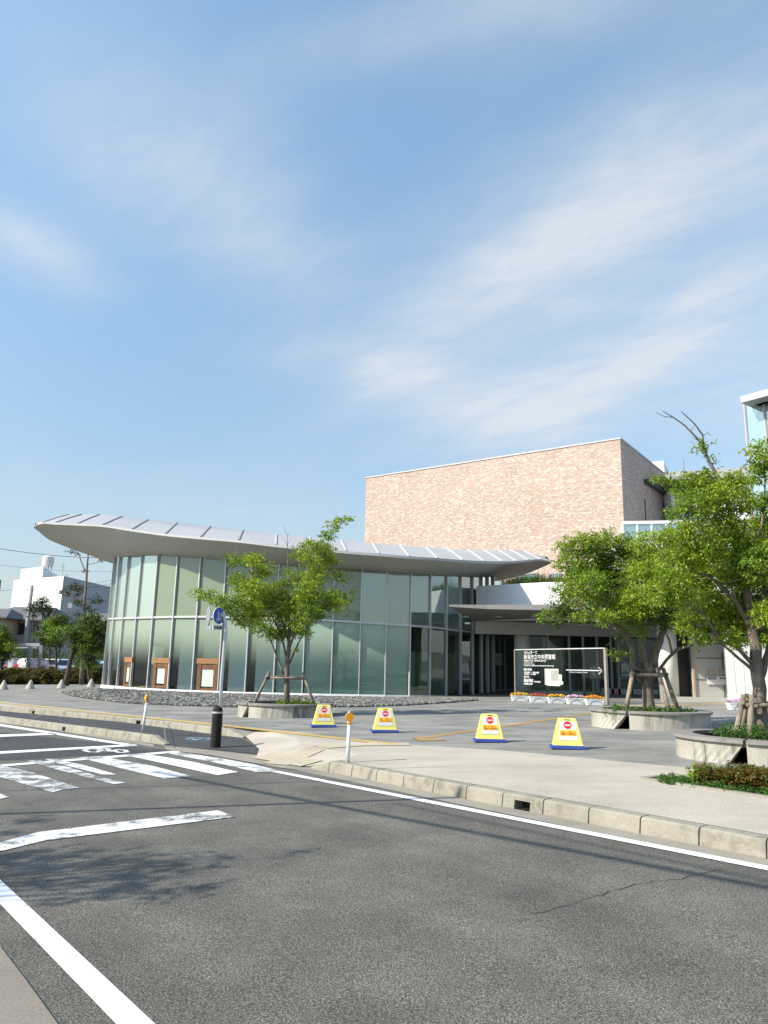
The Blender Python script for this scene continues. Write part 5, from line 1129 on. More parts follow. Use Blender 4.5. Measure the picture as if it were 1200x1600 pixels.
# ================================================================== glass name board
pl_ = G(806, 1092, K); pr_ = G(949, 1100.8, K); base = (pl_ + pr_) / 2
sb = empty('name_board', base, label='large clear glass name board with white lettering and arrow before the entrance', cat='sign board')
ztop = (Vz(pl_, 1013.5) + Vz(pr_, 1013.5)) / 2
dv = nrm((pr_ - pl_)[:2]); ang = math.atan2(dv[1], dv[0])
m_ = MB(); m_.box((pr_[0], pr_[1], (ztop + pr_[2]) / 2), (.085, .24, ztop - pr_[2]), rz=ang + .5); m_.build('post', simple('bronze_post', (.30, .27, .23), .5, .2), sb, world=True)
m_ = MB(); m_.box((pl_[0], pl_[1], (ztop + pl_[2]) / 2), (.06, .10, ztop - pl_[2]), rz=ang); m_.build('post', simple('bronze_post2', (.30, .27, .23), .5, .2), sb, world=True)
m_ = MB(); m_.bar((pl_[0], pl_[1], ztop - .015), (pr_[0], pr_[1], ztop - .015), .03, .04); m_.build('top_rail', M['seam'], sb, world=True)
zg = max(pl_[2], pr_[2]) + .12
m_ = MB(); m_.quad((pl_[0], pl_[1], zg), (pr_[0], pr_[1], zg), (pr_[0], pr_[1], ztop - .03), (pl_[0], pl_[1], ztop - .03)); m_.build('glass_panel', M['board_glass'], sb, world=True)
kk = base[1] / F
def onb(px, py):
    d = ray(px, py); nn = np.array((-dv[1], dv[0], 0)); t = nn.dot(pl_ - CAM) / nn.dot(d); q = CAM + d * t; return Vector((float(q[0]) + dv[1] * .02, float(q[1]) - .02, float(q[2])))
def bt(name, txt, px, py, size_px, wpx, bold=0.0):
    q = onb(px, py); return text_mesh(name, txt, size_px * q.y / F * 1.3, M['signwhite'], sb, q - Vector(sb.location), (PI / 2, 0, ang), bold=bold, ext=.002, fitw=(onb(px + wpx, py) - q).length)
bt('lettering', 'ほんぽーと', 819.5, 1021.5, 4.2, 20, .001)
bt('lettering', '新潟市立中央図書館', 819, 1029.5, 6, 49, .0015)
bt('lettering', 'Niigata City Central Library', 819, 1033.5, 3.4, 34.5, .001)
bt('lettering', 'Toyano Branch', 819, 1036.2, 2, 14); bt('lettering', 'Information Center', 819, 1038.3, 1.8, 17)
bt('lettering', 'Center for Children and Education Resources', 819, 1040.6, 1.8, 47, .002)
bt('lettering', '開館時間', 819, 1047.5, 2.8, 12, .003); bt('lettering', '10:00 - 20:00', 819, 1051.8, 2.8, 23, .003); bt('lettering', '10:00 - 17:00', 819, 1054.2, 2.0, 18, .002)
bt('lettering', '休館日', 819, 1058.8, 2.6, 8, .003); bt('lettering', '第2水曜日', 819, 1063, 2.3, 14.5, .002); bt('lettering', '特別整理期間・年末年始', 819, 1065.4, 2.0, 26, .002); bt('lettering', '図書返却', 819, 1069.3, 2.2, 13.5, .002)
a = onb(885, 1047); b = onb(937, 1048.5); b.z = a.z
m_ = MB(); m_.bar(a, b, .045, .004, up=(0, -1, 0)) ; e = onb(940.5, 1048); e.z = a.z
m_.bar(a, e, .05, .006, up=(0, 0, 1)); 
for dz in (-1, 1): m_.bar(e + Vector((.01, 0, 0)), e + Vector((-.13, 0, .14 * dz)), .045, .008, up=(0, 1, 0))
m_.build('arrow', M['signwhite'], sb, world=True)
text_mesh('lettering', 'Library, Community Center →'.replace(' →', ''), 3.0 * kk, M['signwhite'], sb, onb(890, 1051.0) - Vector(sb.location), (PI / 2, 0, ang), ext=.001, fitw=40 * kk)
def bpanel(x0, x1, y0, y1, name, mat, d=.03):
    a = onb(x0, y0); b = onb(x1, y0); c = onb(x1, y1); off = Vector((0, -d, 0)); m_ = MB(); m_.box(((a + b) / 2 + off).lerp(((a + b) / 2 + off), 0) - Vector((0, 0, (a.z - c.z) / 2)), ((b - a).length, .02, a.z - c.z), rz=ang); return m_.build(name, mat, sb, world=True)
bpanel(851.5, 873, 1045, 1071, 'map_panel', simple('map_cream', (.50, .49, .42), .5)); bpanel(854, 860, 1047, 1069, 'map_area', M['signwhite'], .045); bpanel(861, 872, 1047.5, 1064, 'map_area', simple('map_grey', (.33, .33, .31), .5), .045)
bpanel(873, 878, 1054, 1070, 'map_area', simple('map_green', (.62, .68, .48), .5)); bpanel(862, 880, 1064.5, 1069.5, 'map_area', M['signwhite'], .05); bpanel(855, 875, 1070, 1072.5, 'map_area', M['signwhite'], .04)
# person standing before the doors
def person(label, px, pyfeet, D, pyhead):
    f0 = A(px, pyfeet, D); f0[2] = gz(f0[0], D) + K; Hh = 1.70
    root = empty('person', f0, label=label, cat='person')
    def skin(name, verts, edges, rad, mat, sub=1, rootv=0):
        me = bpy.data.meshes.new(name); me.from_pydata(verts, edges, []); o = bpy.data.objects.new(name, me); COL.objects.link(o)
        md = o.modifiers.new('skin', 'SKIN'); ss = me.skin_vertices[0].data
        for i, r_ in enumerate(rad): ss[i].radius = r_ if isinstance(r_, tuple) else (r_, r_); ss[i].use_root = (i == rootv)
        sb_ = o.modifiers.new('sub', 'SUBSURF'); sb_.levels = sub; sb_.render_levels = sub
        bpy.context.view_layer.update(); me2 = bpy.data.meshes.new_from_object(o.evaluated_get(bpy.context.evaluated_depsgraph_get())); bpy.data.objects.remove(o)
        me2.name = name; me2.materials.clear(); me2.materials.append(mat); me2.polygons.foreach_set('use_smooth', [True] * len(me2.polygons))
        t = bpy.data.objects.new(name, me2); COL.objects.link(t); t.parent = root; return t
    skinm = simple('skin', (.42, .26, .18), .6); shirt = simple('uniform_shirt', (.46, .52, .47), .8); trou = simple('uniform_trousers', (.30, .34, .32), .8); hair = simple('black_hair', (.015, .013, .012), .6)
    V = [(0, 0, .95), (0, 0, 1.15), (0, 0, 1.36), (0, 0, 1.46), (0, -.01, 1.54), (0, -.015, 1.62), (0, -.01, 1.68),   # 0-6 spine, head
         (-.17, 0, 1.40), (-.24, .02, 1.14), (-.25, -.05, .90), (-.25, -.07, .82), (.17, 0, 1.40), (.24, .02, 1.14), (.25, -.05, .90), (.25, -.07, .82),
         (-.09, 0, .88), (-.10, -.01, .48), (-.11, .01, .09), (-.12, -.14, .03), (.09, 0, .88), (.10, -.01, .48), (.11, .01, .09), (.12, -.14, .03)]
    E = [(0, 1), (1, 2), (2, 3), (3, 4), (4, 5), (5, 6), (2, 7), (7, 8), (8, 9), (9, 10), (2, 11), (11, 12), (12, 13), (13, 14), (0, 15), (15, 16), (16, 17), (17, 18), (0, 19), (19, 20), (20, 21), (21, 22)]
    Rr = [(.15, .10), (.14, .10), (.16, .11), .055, .07, .092, .075, .06, .046, .034, .038, .06, .046, .034, .038, .085, .058, .042, .035, .085, .058, .042, .035]
    skin('body', V, E, Rr, skinm, 2)
    VS = [(0, 0, .93), (0, 0, 1.15), (0, 0, 1.36), (0, 0, 1.43), (-.18, 0, 1.40), (-.235, .02, 1.18), (.18, 0, 1.40), (.235, .02, 1.18)]
    skin('shirt', VS, [(0, 1), (1, 2), (2, 3), (2, 4), (4, 5), (2, 6), (6, 7)], [(.19, .13), (.17, .125), (.19, .135), .09, .08, .07, .08, .07], shirt, 2)
    VT = [(0, 0, .95), (-.09, 0, .86), (-.10, -.01, .48), (-.11, .01, .10), (.09, 0, .86), (.10, -.01, .48), (.11, .01, .10)]
    skin('trousers', VT, [(0, 1), (1, 2), (2, 3), (0, 4), (4, 5), (5, 6)], [(.17, .12), .105, .082, .075, .105, .082, .075], trou, 2)
    m_ = MB(); m_.lathe((0, .015, 1.60), [(.105, -.02), (.112, .05), (.095, .11), (.05, .14), (.005, .15)], 18); m_.build('hair', hair, root, smooth=True)
    m_ = MB(); m_.bar((-.16, -.14, 1.40), (.17, -.15, .98), .05, .012, up=(0, 1, 0)); m_.build('cross_strap', M['black'], root)
    m_ = MB()
    for s_ in (-1, 1):
        m_.tube([(.034 * s_, -.098, 1.625), (.034 * s_, -.106, 1.625)], .011, 8)
    m_.build('eye', hair, root)
    m_ = MB(); m_.add([(-.012, -.095, 1.595), (.012, -.095, 1.595), (0, -.125, 1.592), (0, -.10, 1.63)], [(0, 1, 2), (1, 3, 2), (0, 2, 3)]); m_.build('nose', skinm, root)
    m_ = MB(); m_.bar((-.025, -.098, 1.565), (.025, -.098, 1.565), .008, .006); m_.build('mouth', simple('lips', (.28, .10, .09), .6), root)
    m_ = MB()
    for s_ in (-1, 1):                      # hands: palm, four bent fingers and a thumb
        w = Vector((.25 * s_, -.075, .83)); m_.tube([w + Vector((0, 0, .03)), w + Vector((0, -.01, -.05))], [.022, .034], 8)
        for j in range(4):
            b = w + Vector((0, -.028 + .019 * j, -.05)); L_ = (.06, .072, .068, .055)[j]; m_.tube([b, b + Vector((-.006 * s_, 0, -L_ * .55)), b + Vector((-.02 * s_, 0, -L_))], [.0095, .0085, .006], 6)
        b = w + Vector((0, -.035, -.005)); m_.tube([b, b + Vector((-.01 * s_, -.022, -.028)), b + Vector((-.014 * s_, -.026, -.055))], [.011, .010, .007], 6)
    m_.build('hand', skinm, root, smooth=True); 
    m_ = MB()
    for s_ in (-1, 1): m_.box((.12 * s_, -.05, .045), (.10, .27, .09))
    m_.build('shoes', M['black'], root, bevel=.02)
    return root
pe = person('person in grey green uniform with a dark cross strap standing behind the glass name board', 930.5, 1085, 40.6, 1040)
pe.rotation_euler = (0, 0, .15)

# ================================================================== flower boxes
def flowerbox(x0, x1, ybase, ytop, cols, label, first=None):
    p0 = G(x0, ybase, K); p1 = G(x1, ybase, K); w = float(np.linalg.norm(p1 - p0)) * .98; c = (p0 + p1) / 2; h = Vz(c, ytop) - c[2]
    root = empty('flower_box', c + np.array((0, .18, 0)), label=label, cat='flower box', group='white flower boxes before the entrance')
    m_ = MB(); prof = [(.86, 0), (.98, h * .88), (1.03, h * .88), (1.03, h)]
    vs = []; d = .38
    for k_, z in prof: vs += [(-w / 2 * k_, -d / 2 * k_, z), (w / 2 * k_, -d / 2 * k_, z), (w / 2 * k_, d / 2 * k_, z), (-w / 2 * k_, d / 2 * k_, z)]
    m_.add(vs, [(3, 2, 1, 0)] + [(i * 4 + a, i * 4 + (a + 1) % 4, (i + 1) * 4 + (a + 1) % 4, (i + 1) * 4 + a) for i in range(3) for a in range(4)]); m_.build('box', M['pot'], root, bevel=.006)
    m_ = MB(); m_.quad((-w / 2, -d / 2, h * .94), (w / 2, -d / 2, h * .94), (w / 2, d / 2, h * .94), (-w / 2, d / 2, h * .94)); m_.build('soil', M['soil'], root)
    m_ = MB(); pts = [(w * .36 * math.cos(a) * 1.0, -d / 2 * (.9 + .08 * (.12 + .5 * math.sin(a))) - .012, h * (.12 + .62 * math.sin(a))) for a in [PI * k / 12 for k in range(13)]]; m_.tube(pts, .007, 5); m_.build('arch_relief', M['signgrey'], root)
    rg = random.Random(int(x0)); mbs = [MB() for _ in cols]; lf = MB()
    for _ in range(110):
        x, y = rg.uniform(-w / 2, w / 2) * .98, rg.uniform(-d / 2, d / 2) * 1.05; z = h + rg.uniform(.03, .13) * (1.2 - abs(x) / w)
        mb_ = mbs[rg.randrange(len(cols))]; r_ = rg.uniform(.018, .036); tl = Vector((rg.uniform(-.5, .5), rg.uniform(-1, .1), .9)).normalized(); c_ = Vector((x, y, z)); a_ = tl.orthogonal().normalized(); b_ = tl.cross(a_)
        pet = [c_ + (a_ * math.cos(t_) + b_ * math.sin(t_)) * r_ * (1 if k_ % 2 else .72) for k_, t_ in enumerate([q / 10 * 2 * PI for q in range(10)])]
        mb_.add([c_ + tl * .012] + pet, [(0, i + 1, (i + 1) % 10 + 1) for i in range(10)])
    for _ in range(160):
        c_ = Vector((rg.uniform(-w / 2, w / 2), rg.uniform(-d / 2, d / 2), h + rg.uniform(-.01, .08))); v_ = Vector((rg.uniform(-1, 1), rg.uniform(-1, 1), rg.uniform(.2, 1))).normalized() * .05; s_ = v_.orthogonal().normalized() * .013
        lf.add([c_ - s_ * .4, c_ + v_ * .5 - s_, c_ + v_, c_ + v_ * .5 + s_], [(0, 1, 2, 3)])
    tag(lf.build('leaves', M['leaf_g'], root), kind='stuff')
    for mb_, cc in zip(mbs, cols):
        if mb_.v: tag(mb_.build('flowers', flowm[cc], root), kind='stuff')
    return root
flowm = {k: simple('petal_' + k, v, .6, 0, .25, 60) for k, v in dict(yellow=(.85, .50, .02), red=(.50, .02, .035), orange=(.80, .22, .01), pink=(.55, .22, .52), white=(.75, .65, .75)).items()}
flowerbox(799.5, 826.5, 1096, 1087, ['yellow', 'yellow', 'orange'], 'flower box with deep yellow flowers, farthest left, nearest the glass pavilion')
flowerbox(828, 855.5, 1098, 1088.5, ['red'], 'flower box filled with dark red flowers')
flowerbox(857, 885, 1099.5, 1090, ['yellow', 'orange', 'yellow'], 'flower box of yellow flowers between the red one and the pink one')
flowerbox(886.5, 914.5, 1101, 1091, ['pink', 'pink', 'white'], 'flower box of pink and white flowers beside the board post box')
flowerbox(916, 946, 1102.5, 1092.5, ['orange', 'yellow', 'orange'], 'flower box with orange flowers at the foot of the board post')
flowerbox(1141, 1176, 1110, 1099, ['pink'], 'flower box of violet flowers against the white wall')
flowerbox(1178, 1215, 1112, 1100, ['orange', 'yellow'], 'orange flower box half hidden behind the right hand trunk')

# ================================================================== shrub bed near the kerb, right
bed = [(1003, 1217), (1035, 1214.5), (1200, 1228), (1300, 1236), (1300, 1262), (1200, 1247), (1110, 1234), (1035, 1222)]
mb = MB(); mb.poly([G(x, y, K + .006) for x, y in bed]); struct('shrub_bed', mb, M['soil'])
mb = MB(); P = [G(x, y, K) for x, y in bed]
for a, b in list(zip(P, P[1:] + P[:1])): mb.bar(a + np.array((0, 0, .008)), b + np.array((0, 0, .008)), .09, .035)
struct('bed_edging', mb, M['gutter'])
rg = random.Random(4); cl = []
for _ in range(240):
    t = rg.random(); s_ = rg.random(); a = G(1030 + t * 250, 1216 + t * 20, K); b = G(1035 + t * 250, 1223 + t * 34, K); c = a * (1 - s_) + b * s_; cl.append((c + np.array((0, 0, .02)), rg.uniform(.05, .09), .5))
o = leaf_mesh('ground_cover', cl, 1100, .034, M['leaf_cover'], None, 6, spray=.035); tag(o, 'low bright green creeper filling the kerbside bed at right', 'ground cover', kind='stuff')
specs = [(1100, 1226, 1197, .55), (1125, 1229, 1200, .6), (1148, 1231, 1196, .65), (1172, 1233, 1197, .6), (1196, 1236, 1199, .6), (1225, 1239, 1200, .6), (1255, 1241, 1202, .6)]
lbs = ['first low shrub of the kerbside bed, sparse and yellow green, nearest the bare soil end', 'second low kerbside shrub from the left, reddish twigs, below the planter slot', 'third low kerbside shrub from the left, fullest yellow leaves', 'kerbside shrub with one orange red leaf cluster', 'kerbside shrub cut by the right edge of the photo', 'kerbside shrub outside the right edge', 'kerbside shrub beyond the right edge']
for i, (px, py, pt, wd) in enumerate(specs):
    p = G(px, py, K); root = empty('low_shrub', p, label=lbs[i], cat='shrub', group='low mixed shrubs in the kerbside bed'); h = Vz(p, pt) - p[2]; rg = random.Random(50 + i)
    mb = MB(); cl = []
    for _ in range(26):
        a = rg.uniform(0, 6.28); sp = rg.uniform(.05, wd * .5); e = np.array((math.cos(a) * sp, math.sin(a) * sp * .7, h * rg.uniform(.5, 1.02))); mb.tube([(0, 0, 0), e * .6 + np.array((0, 0, -.02)), e], [.007, .005, .002], 4, cap=False)
        cl.append((p + e * .97, .045, .9)); cl.append((p + e * .72, .055, .9)); cl.append((p + e * .45, .06, .8))
    mb.build('stems', M['bark_dark'], root); leaf_mesh('leaves', cl, 1500, .038, M['leaf_mix'] if i != 0 else M['leaf_y'], root, 60 + i, spray=.035)
    if i == 3: leaf_mesh('leaves', [(p + np.array((.02, -.15, h * .45)), .08, .9)], 1300, .05, simple('rust_leaf', (.45, .10, .02), .6), root, 99, spray=.03)

# ================================================================== left background
# cone bollards
cz_ = [(5, 1077.5, 1062), (47, 1076.5, 1061.5), (95.5, 1075.5, 1061), (142, 1073.5, 1061)]
cl_ = ['concrete cone at the very left edge of the photo', 'second concrete cone from the left, below the grey pipe arch', 'third concrete cone from the left, just before the tip of the gravel', 'rightmost concrete cone, standing by the corner of the glass pavilion']
for i, (px, py, pt) in enumerate(cz_):
    p = G(px, py, K); h = Vz(p, pt) - p[2]; r_ = 7.4 * p[1] / F
    if i == 0:
        c0 = empty('cone_bollard', p); m_ = MB(); m_.lathe((0, 0, -.03), [(r_, 0), (r_ * .98, .06), (r_ * .55, h * .55), (r_ * .22, h * .93), (r_ * .1, h)], 24); m_.build('cone', M['cone'], c0, smooth=True)
        m_ = MB(); m_.lathe((0, 0, -.05), [(r_ * 1.06, 0), (r_ * 1.04, .08)], 24); m_.build('foot', M['kerb'], c0); o = c0
    else: o = copy_tree(c0); o.location = ev(p)
    tag(o, cl_[i], 'bollard', 'concrete cone bollards at the plaza edge')
# hedge
rg = random.Random(8)
Hd = empty('hedge', G(60, 1070, K), label='long low clipped brownish green hedge behind the cone bollards', cat='hedge'); cl = []; core = MB()
pa = G(-150, 1070.5, K); pb = G(158, 1069, K)
for i in range(330):
    t = rg.random(); c = pa * (1 - t) + pb * t + np.array((0, rg.uniform(0, 2.2), 0)); hh = 1.15 + .12 * math.sin(t * 40) + rg.uniform(-.1, .12) - (.25 if t > .95 else 0); cl.append((np.array((c[0], c[1], gz(c[0], c[1]) + K + rg.uniform(.1, hh))), .35, .8))
leaf_mesh('foliage', cl, 420, .13, M['leaf_hedge'], Hd, 70, spray=.14)
m_ = MB(); q = [pa + (0, .5, 0), pb + (0, .5, 0), pb + (0, 1.9, 0), pa + (0, 1.9, 0)]; m_.prism([(v[0], v[1]) for v in q], [gz(v[0], v[1]) for v in q], [gz(v[0], v[1]) + 1.1 for v in q]); m_.build('inner_branches', M['bark_dark'], Hd, world=True)
m_ = MB(); m_.quad((-95, 69.5, .2), (-20, 69.5, .2), (-20, 108, .2), (-95, 108, .2)); m_.quad((-95, 69.5, -3), (-20, 69.5, -3), (-20, 69.5, .2), (-95, 69.5, .2)); struct('car_park', m_, M['asphalt_dark'])
def car(px, D, yaw, body, label, kind=0, lights=True):
    base = A(px, 1050, D); base[2] = .22; root = empty('parked_car', base, yaw, label=label, cat='car', group='cars parked behind the hedge')
    L, Wd, H = 3.9, 1.66, 1.5; bm_ = simple('car_paint', body, .25, .1, .02)
    low = [(-L / 2, .45), (-L / 2 + .05, .80), (-L / 2 + .25, .92), (L / 2 - 1.0, .95), (L / 2 - .2, .78), (L / 2, .6), (L / 2 - .02, .3), (L / 2 - .3, .22), (-L / 2 + .3, .22), (-L / 2, .3)]
    m_ = MB(); 
    def ext(pts, w0, w1=None):
        n_ = len(pts); a = [(x, -w0, z) for x, z in pts]; b = [(x, w0, z) for x, z in pts]; m_.add(a + b, [tuple(range(n_)), tuple(range(2 * n_ - 1, n_ - 1, -1))] + [(i, n_ + i, n_ + (i + 1) % n_, (i + 1) % n_) for i in range(n_)])
    ext(low, Wd / 2); m_.build('body', bm_, root, bevel=.06)
    cab = [(-L / 2 + .12, .90), (-L / 2 + .35, 1.42), (-L / 2 + .7, H), (.35, H), (.75, 1.35), (L / 2 - 1.0, .94)]
    m_ = MB(); n_ = len(cab); a = [(x, -(Wd / 2 - .06 - (.12 if z > 1 else 0)), z) for x, z in cab]; b = [(x, -y, z) for x, y, z in a]; m_.add(a + b, [tuple(range(n_)), tuple(range(2 * n_ - 1, n_ - 1, -1))] + [(i, n_ + i, n_ + (i + 1) % n_, (i + 1) % n_) for i in range(n_)]); m_.build('cabin', bm_, root, bevel=.05)
    for s_ in (-1, 1):
        m_ = MB(); y_ = s_ * (Wd / 2 - .09); y2 = s_ * (Wd / 2 - .165); m_.add([(-L / 2 + .55, y_, .98), (-.35, y_, .98), (-.35, y2, 1.40), (-L / 2 + .75, y2, 1.40), (-.27, y_, .98), (.95, y_, .98), (.45, y2, 1.40), (-.27, y2, 1.40)], [(0, 1, 2, 3), (4, 5, 6, 7)]); m_.build('side_window', M['carglass'], root)
    m_ = MB(); m_.add([(-L / 2 + .13, -.62, 1.0), (-L / 2 + .13, .62, 1.0), (-L / 2 + .31, .56, 1.40), (-L / 2 + .31, -.56, 1.40)], [(0, 1, 2, 3)]); m_.build('rear_window', M['carglass'], root)
    m_ = MB(); m_.add([(L / 2 - .93, -.66, .99), (L / 2 - .93, .66, .99), (.74, .6, 1.40), (.74, -.6, 1.40)], [(0, 1, 2, 3)]); m_.build('windscreen', M['carglass'], root)
    for x in (-1.2, 1.2):
        for s_ in (-1, 1): m_ = MB(); m_.tube([(x, s_ * (Wd / 2 - .16), .31), (x, s_ * (Wd / 2 + .01), .31)], .31, 18); w_ = m_.build('wheel', M['rubber'], root); m_ = MB(); m_.tube([(x, s_ * (Wd / 2), .31), (x, s_ * (Wd / 2 + .02), .31)], .19, 12); m_.build('rim', M['seam'], w_)
    for s_ in (-1, 1):
        m_ = MB(); m_.box((-L / 2 + .03, s_ * .68, .82), (.08, .22, .36)); m_.build('tail_light', M['red'], root); m_ = MB(); m_.box((L / 2 - .08, s_ * .62, .66), (.12, .30, .14)); m_.build('headlight', M['signwhite'], root)
    return root
car(55, 74, 1.35, (.55, .40, .42), 'pale pink small car with red tail lights, seen behind the grey pipe arch')
car(80, 78, 1.9, (.60, .55, .48), 'cream car half hidden between the pink car and the silver one')
car(101, 74, -1.2, (.38, .45, .55), 'silver blue car behind the slim tree trunks')
car(152, 75, -1.9, (.10, .12, .14), 'dark grey car beside the corner of the glass pavilion')
car(13, 79, 1.2, (.62, .62, .60), 'white car at the left edge behind the white post')
# pipe arch, white posts, red bar
p = A(44, 1050, 72); root = empty('pipe_arch', ground(p[0], 72, K), label='pale grey metal pipe arch standing behind the hedge', cat='arch')
for x in (42.5, 60): a = A(x, 1052, 72); m_ = MB(); m_.bar((a[0], 72, gz(a[0], 72)), (a[0], 72, A(x, 1008, 72)[2]), .26, .26, up=(1, 0, 0)); m_.build('post', M['signgrey'], root, world=True)
m_ = MB(); m_.bar(A(25, 1007.5, 72), A(62.5, 1007.5, 72), .24, .3); m_.build('beam', M['galv'], root, world=True)
m_ = MB(); m_.bar(A(25, 1012, 73.5), A(58, 1012, 73.5), .1, .1); m_.build('beam', M['galv'], root, world=True)
for x, y0, y1, w, lb in ((15.5, 1020, 1052, .42, 'tall white gate post left of the pipe arch'), (33, 1033, 1052, .65, 'squat white box right beside the pipe arch')):
    a = A(x, y1, 74); z1_ = A(x, y0, 74)[2]; m_ = MB(); g_ = gz(a[0], 74); m_.box((0, 0, (z1_ - g_) / 2), (w, .4, z1_ - g_)); m_.box((0, 0, z1_ - g_ + .03), (w + .1, .5, .06)); o = m_.build('gate_post', M['signwhite'], loc=(a[0], 74, g_), bevel=0); o.data.transform(Matrix.Translation((a[0], 74, g_))); tag(o, lb, 'gate post')
a = A(-4, 1041, 75); b = A(28, 1040.5, 75); m_ = MB(); m_.tube([a, b], .05, 8); m_.tube([(a[0], 75, gz(a[0], 75)), a], .05, 8).tube([(b[0], 75, gz(b[0], 75)), b], .05, 8); tag(m_.build('barrier_bar', M['red'], loc=a), 'thin red and white barrier bar by the gate post', 'barrier')
# trees behind
def btree(px, pyb, D, trunk, limbs, lobes, mats, ls, dens, seed, label, group=None, name='tree', depth=1.2):
    p = A(px, pyb, D); p[2] = gz(p[0], p[1]) + K; return tree(name, label, p, D, trunk, limbs, lobes, mats, ls, dens, seed, depth, group=group)
btree(128, 1062, 66, [(128, 1065, 6), (128, 1000, 5.5), (131, 960, 4.6), (135, 905, 3.6), (138, 864, 2.2)], [[(133, 892, 2.2), (127, 878, 1.6), (123, 866, 1.2), (117, 862, 1)], [(137, 882, 1.2), (148, 880, 1), (158, 876, .8)], [(130, 940, 2.5), (115, 934, 2), (100, 927, 1.2)], [(131, 925, 2), (122, 922, 1.4), (116, 916, 1)], [(131, 946, 1.5), (145, 939, 1.2), (152, 938, .8)], [(131, 958, 1.6), (120, 968, 1.2), (108, 972, 1)], [(138, 866, 1), (146, 866, .8), (150, 864, .6)]],
      [(112, 860, 3.5), (118, 863, 3), (151, 865, 2.5), (158, 876, 3), (163, 875, 2.5), (98, 924, 5), (105, 927, 4), (118, 915, 6), (113, 920, 5), (124, 921, 5), (122, 928, 4), (150, 937, 6), (156, 939, 4), (120, 940, 5), (128, 944, 4), (142, 952, 5), (118, 960, 5), (136, 948, 3), (133, 892, 2), (107, 973, 4)],
      [M['bark'], M['leaf_pine']], .17, 130, 41, 'tall pine with bare trunk and a few needle tufts below the roof tip', name='pine_tree', depth=.8)
for i, (px, D, lob, lb) in enumerate(((67, 74, [(66, 937, 6), (70, 944, 7), (62, 945, 6), (68, 953, 8), (76, 952, 5), (75, 962, 5), (60, 953, 4)], 'small layered pine, taller of the pair before the white building'),
                                      (52, 75, [(51, 948, 6), (46, 953, 5), (56, 952, 5), (52, 960, 5)], 'shorter layered pine left of its taller twin'),
                                      (77, 76, [(77, 952, 5), (82, 957, 5), (74, 965, 4)], 'faint third layered pine right of the pair'))):
    btree(px, 1062, D, [(px, 1065, 3), (px, 1000, 2.5), (px - 1, lob[0][1] + 4, 1.4)], [], lob, [M['bark_dark'], M['leaf_pine']], .17, 130, 80 + i, lb, name='pine_tree', group='pines before the white building', depth=.4)
btree(104, 1064, 62, [(103, 1068, 8), (108, 1040, 7), (116, 1010, 6), (122, 995, 4)], [[(108, 1040, 5), (122, 1005, 4), (140, 990, 3)], [(116, 1010, 4), (105, 995, 3), (98, 985, 2)], [(118, 1008, 4), (150, 1010, 3), (158, 998, 2)]],
      [(120, 985, 11), (135, 975, 12), (150, 978, 13), (162, 985, 11), (168, 975, 8), (125, 1000, 12), (140, 998, 14), (156, 1000, 12), (112, 992, 9), (148, 1012, 10), (135, 1012, 9), (160, 1010, 8), (108, 982, 6), (118, 1010, 7), (150, 965, 7), (138, 966, 7)], [M['bark_dark'], M['leaf_g'], M['leaf_d'], M['leaf_d']], .19, 150, 42, 'dark leafy spreading tree with leaning trunk beside the pavilion corner')
btree(85, 1064, 68, [(86, 1068, 3.5), (88, 1040, 3), (88, 1010, 2.5)], [[(88, 1030, 2), (96, 1005, 1.6)], [(88, 1015, 2), (78, 995, 1.5)], [(88, 1040, 2), (100, 1020, 1.5)]],
      [(80, 975, 9), (92, 970, 10), (98, 980, 8), (72, 985, 8), (85, 988, 10), (96, 995, 9), (66, 998, 7), (75, 1003, 8), (88, 1005, 8), (60, 990, 5), (100, 965, 6)], [M['bark_dark'], M['leaf_d'], M['leaf_g']], .19, 140, 43, 'slim tree with airy green crown before the white building')
btree(140, 1064, 64, [(140, 1068, 4), (138, 1045, 3.5), (134, 1020, 3)], [[(138, 1045, 2), (128, 1022, 1.5)], [(136, 1030, 2), (146, 1015, 1.5)]], [(130, 1020, 7), (140, 1022, 8), (146, 1030, 7), (134, 1034, 7), (126, 1030, 5), (142, 1040, 6)], [M['bark_dark'], M['leaf_d'], M['leaf_pine']], .19, 140, 44, 'short dark tree tucked below the spreading crown')
btree(5, 1064, 70, [(4, 1068, 5), (3, 1030, 4)], [[(4, 1040, 3), (14, 1010, 2)]], [(0, 985, 9), (8, 992, 9), (2, 1002, 11), (14, 1003, 9), (18, 1012, 6), (6, 1016, 10), (0, 1028, 9), (14, 1025, 7), (-8, 995, 10), (-10, 1015, 10)], [M['bark_dark'], M['leaf_g'], M['leaf_d']], .19, 150, 45, 'round leafy tree cut by the left edge of the photo')
for i, (px, w_, lb) in enumerate(((120, 10, 'rounded dark shrub at the foot of the leaning tree'), (135, 8, 'bushy green shrub rising above the hedge end'), (148, 7, 'last small shrub next to the dark grey car'))):
    p = G(px, 1067.5, K); root = empty('shrub', p, label=lb, cat='shrub'); cl = []
    rg = random.Random(i); mb = MB()
    for _ in range(16):
        e = np.array((rg.uniform(-1, 1) * w_ * p[1] / F, rg.uniform(-.6, .6), rg.uniform(.3, 1.6))); cl.append((p + e, .42, .8)); mb.tube([(0, 0, 0), e], [.03, .01], 4)
    mb.build('stems', M['bark_dark'], root); leaf_mesh('leaves', cl, 220, .15, M['leaf_d'] if i != 1 else M['leaf_g'], root, 90 + i, spray=.14)
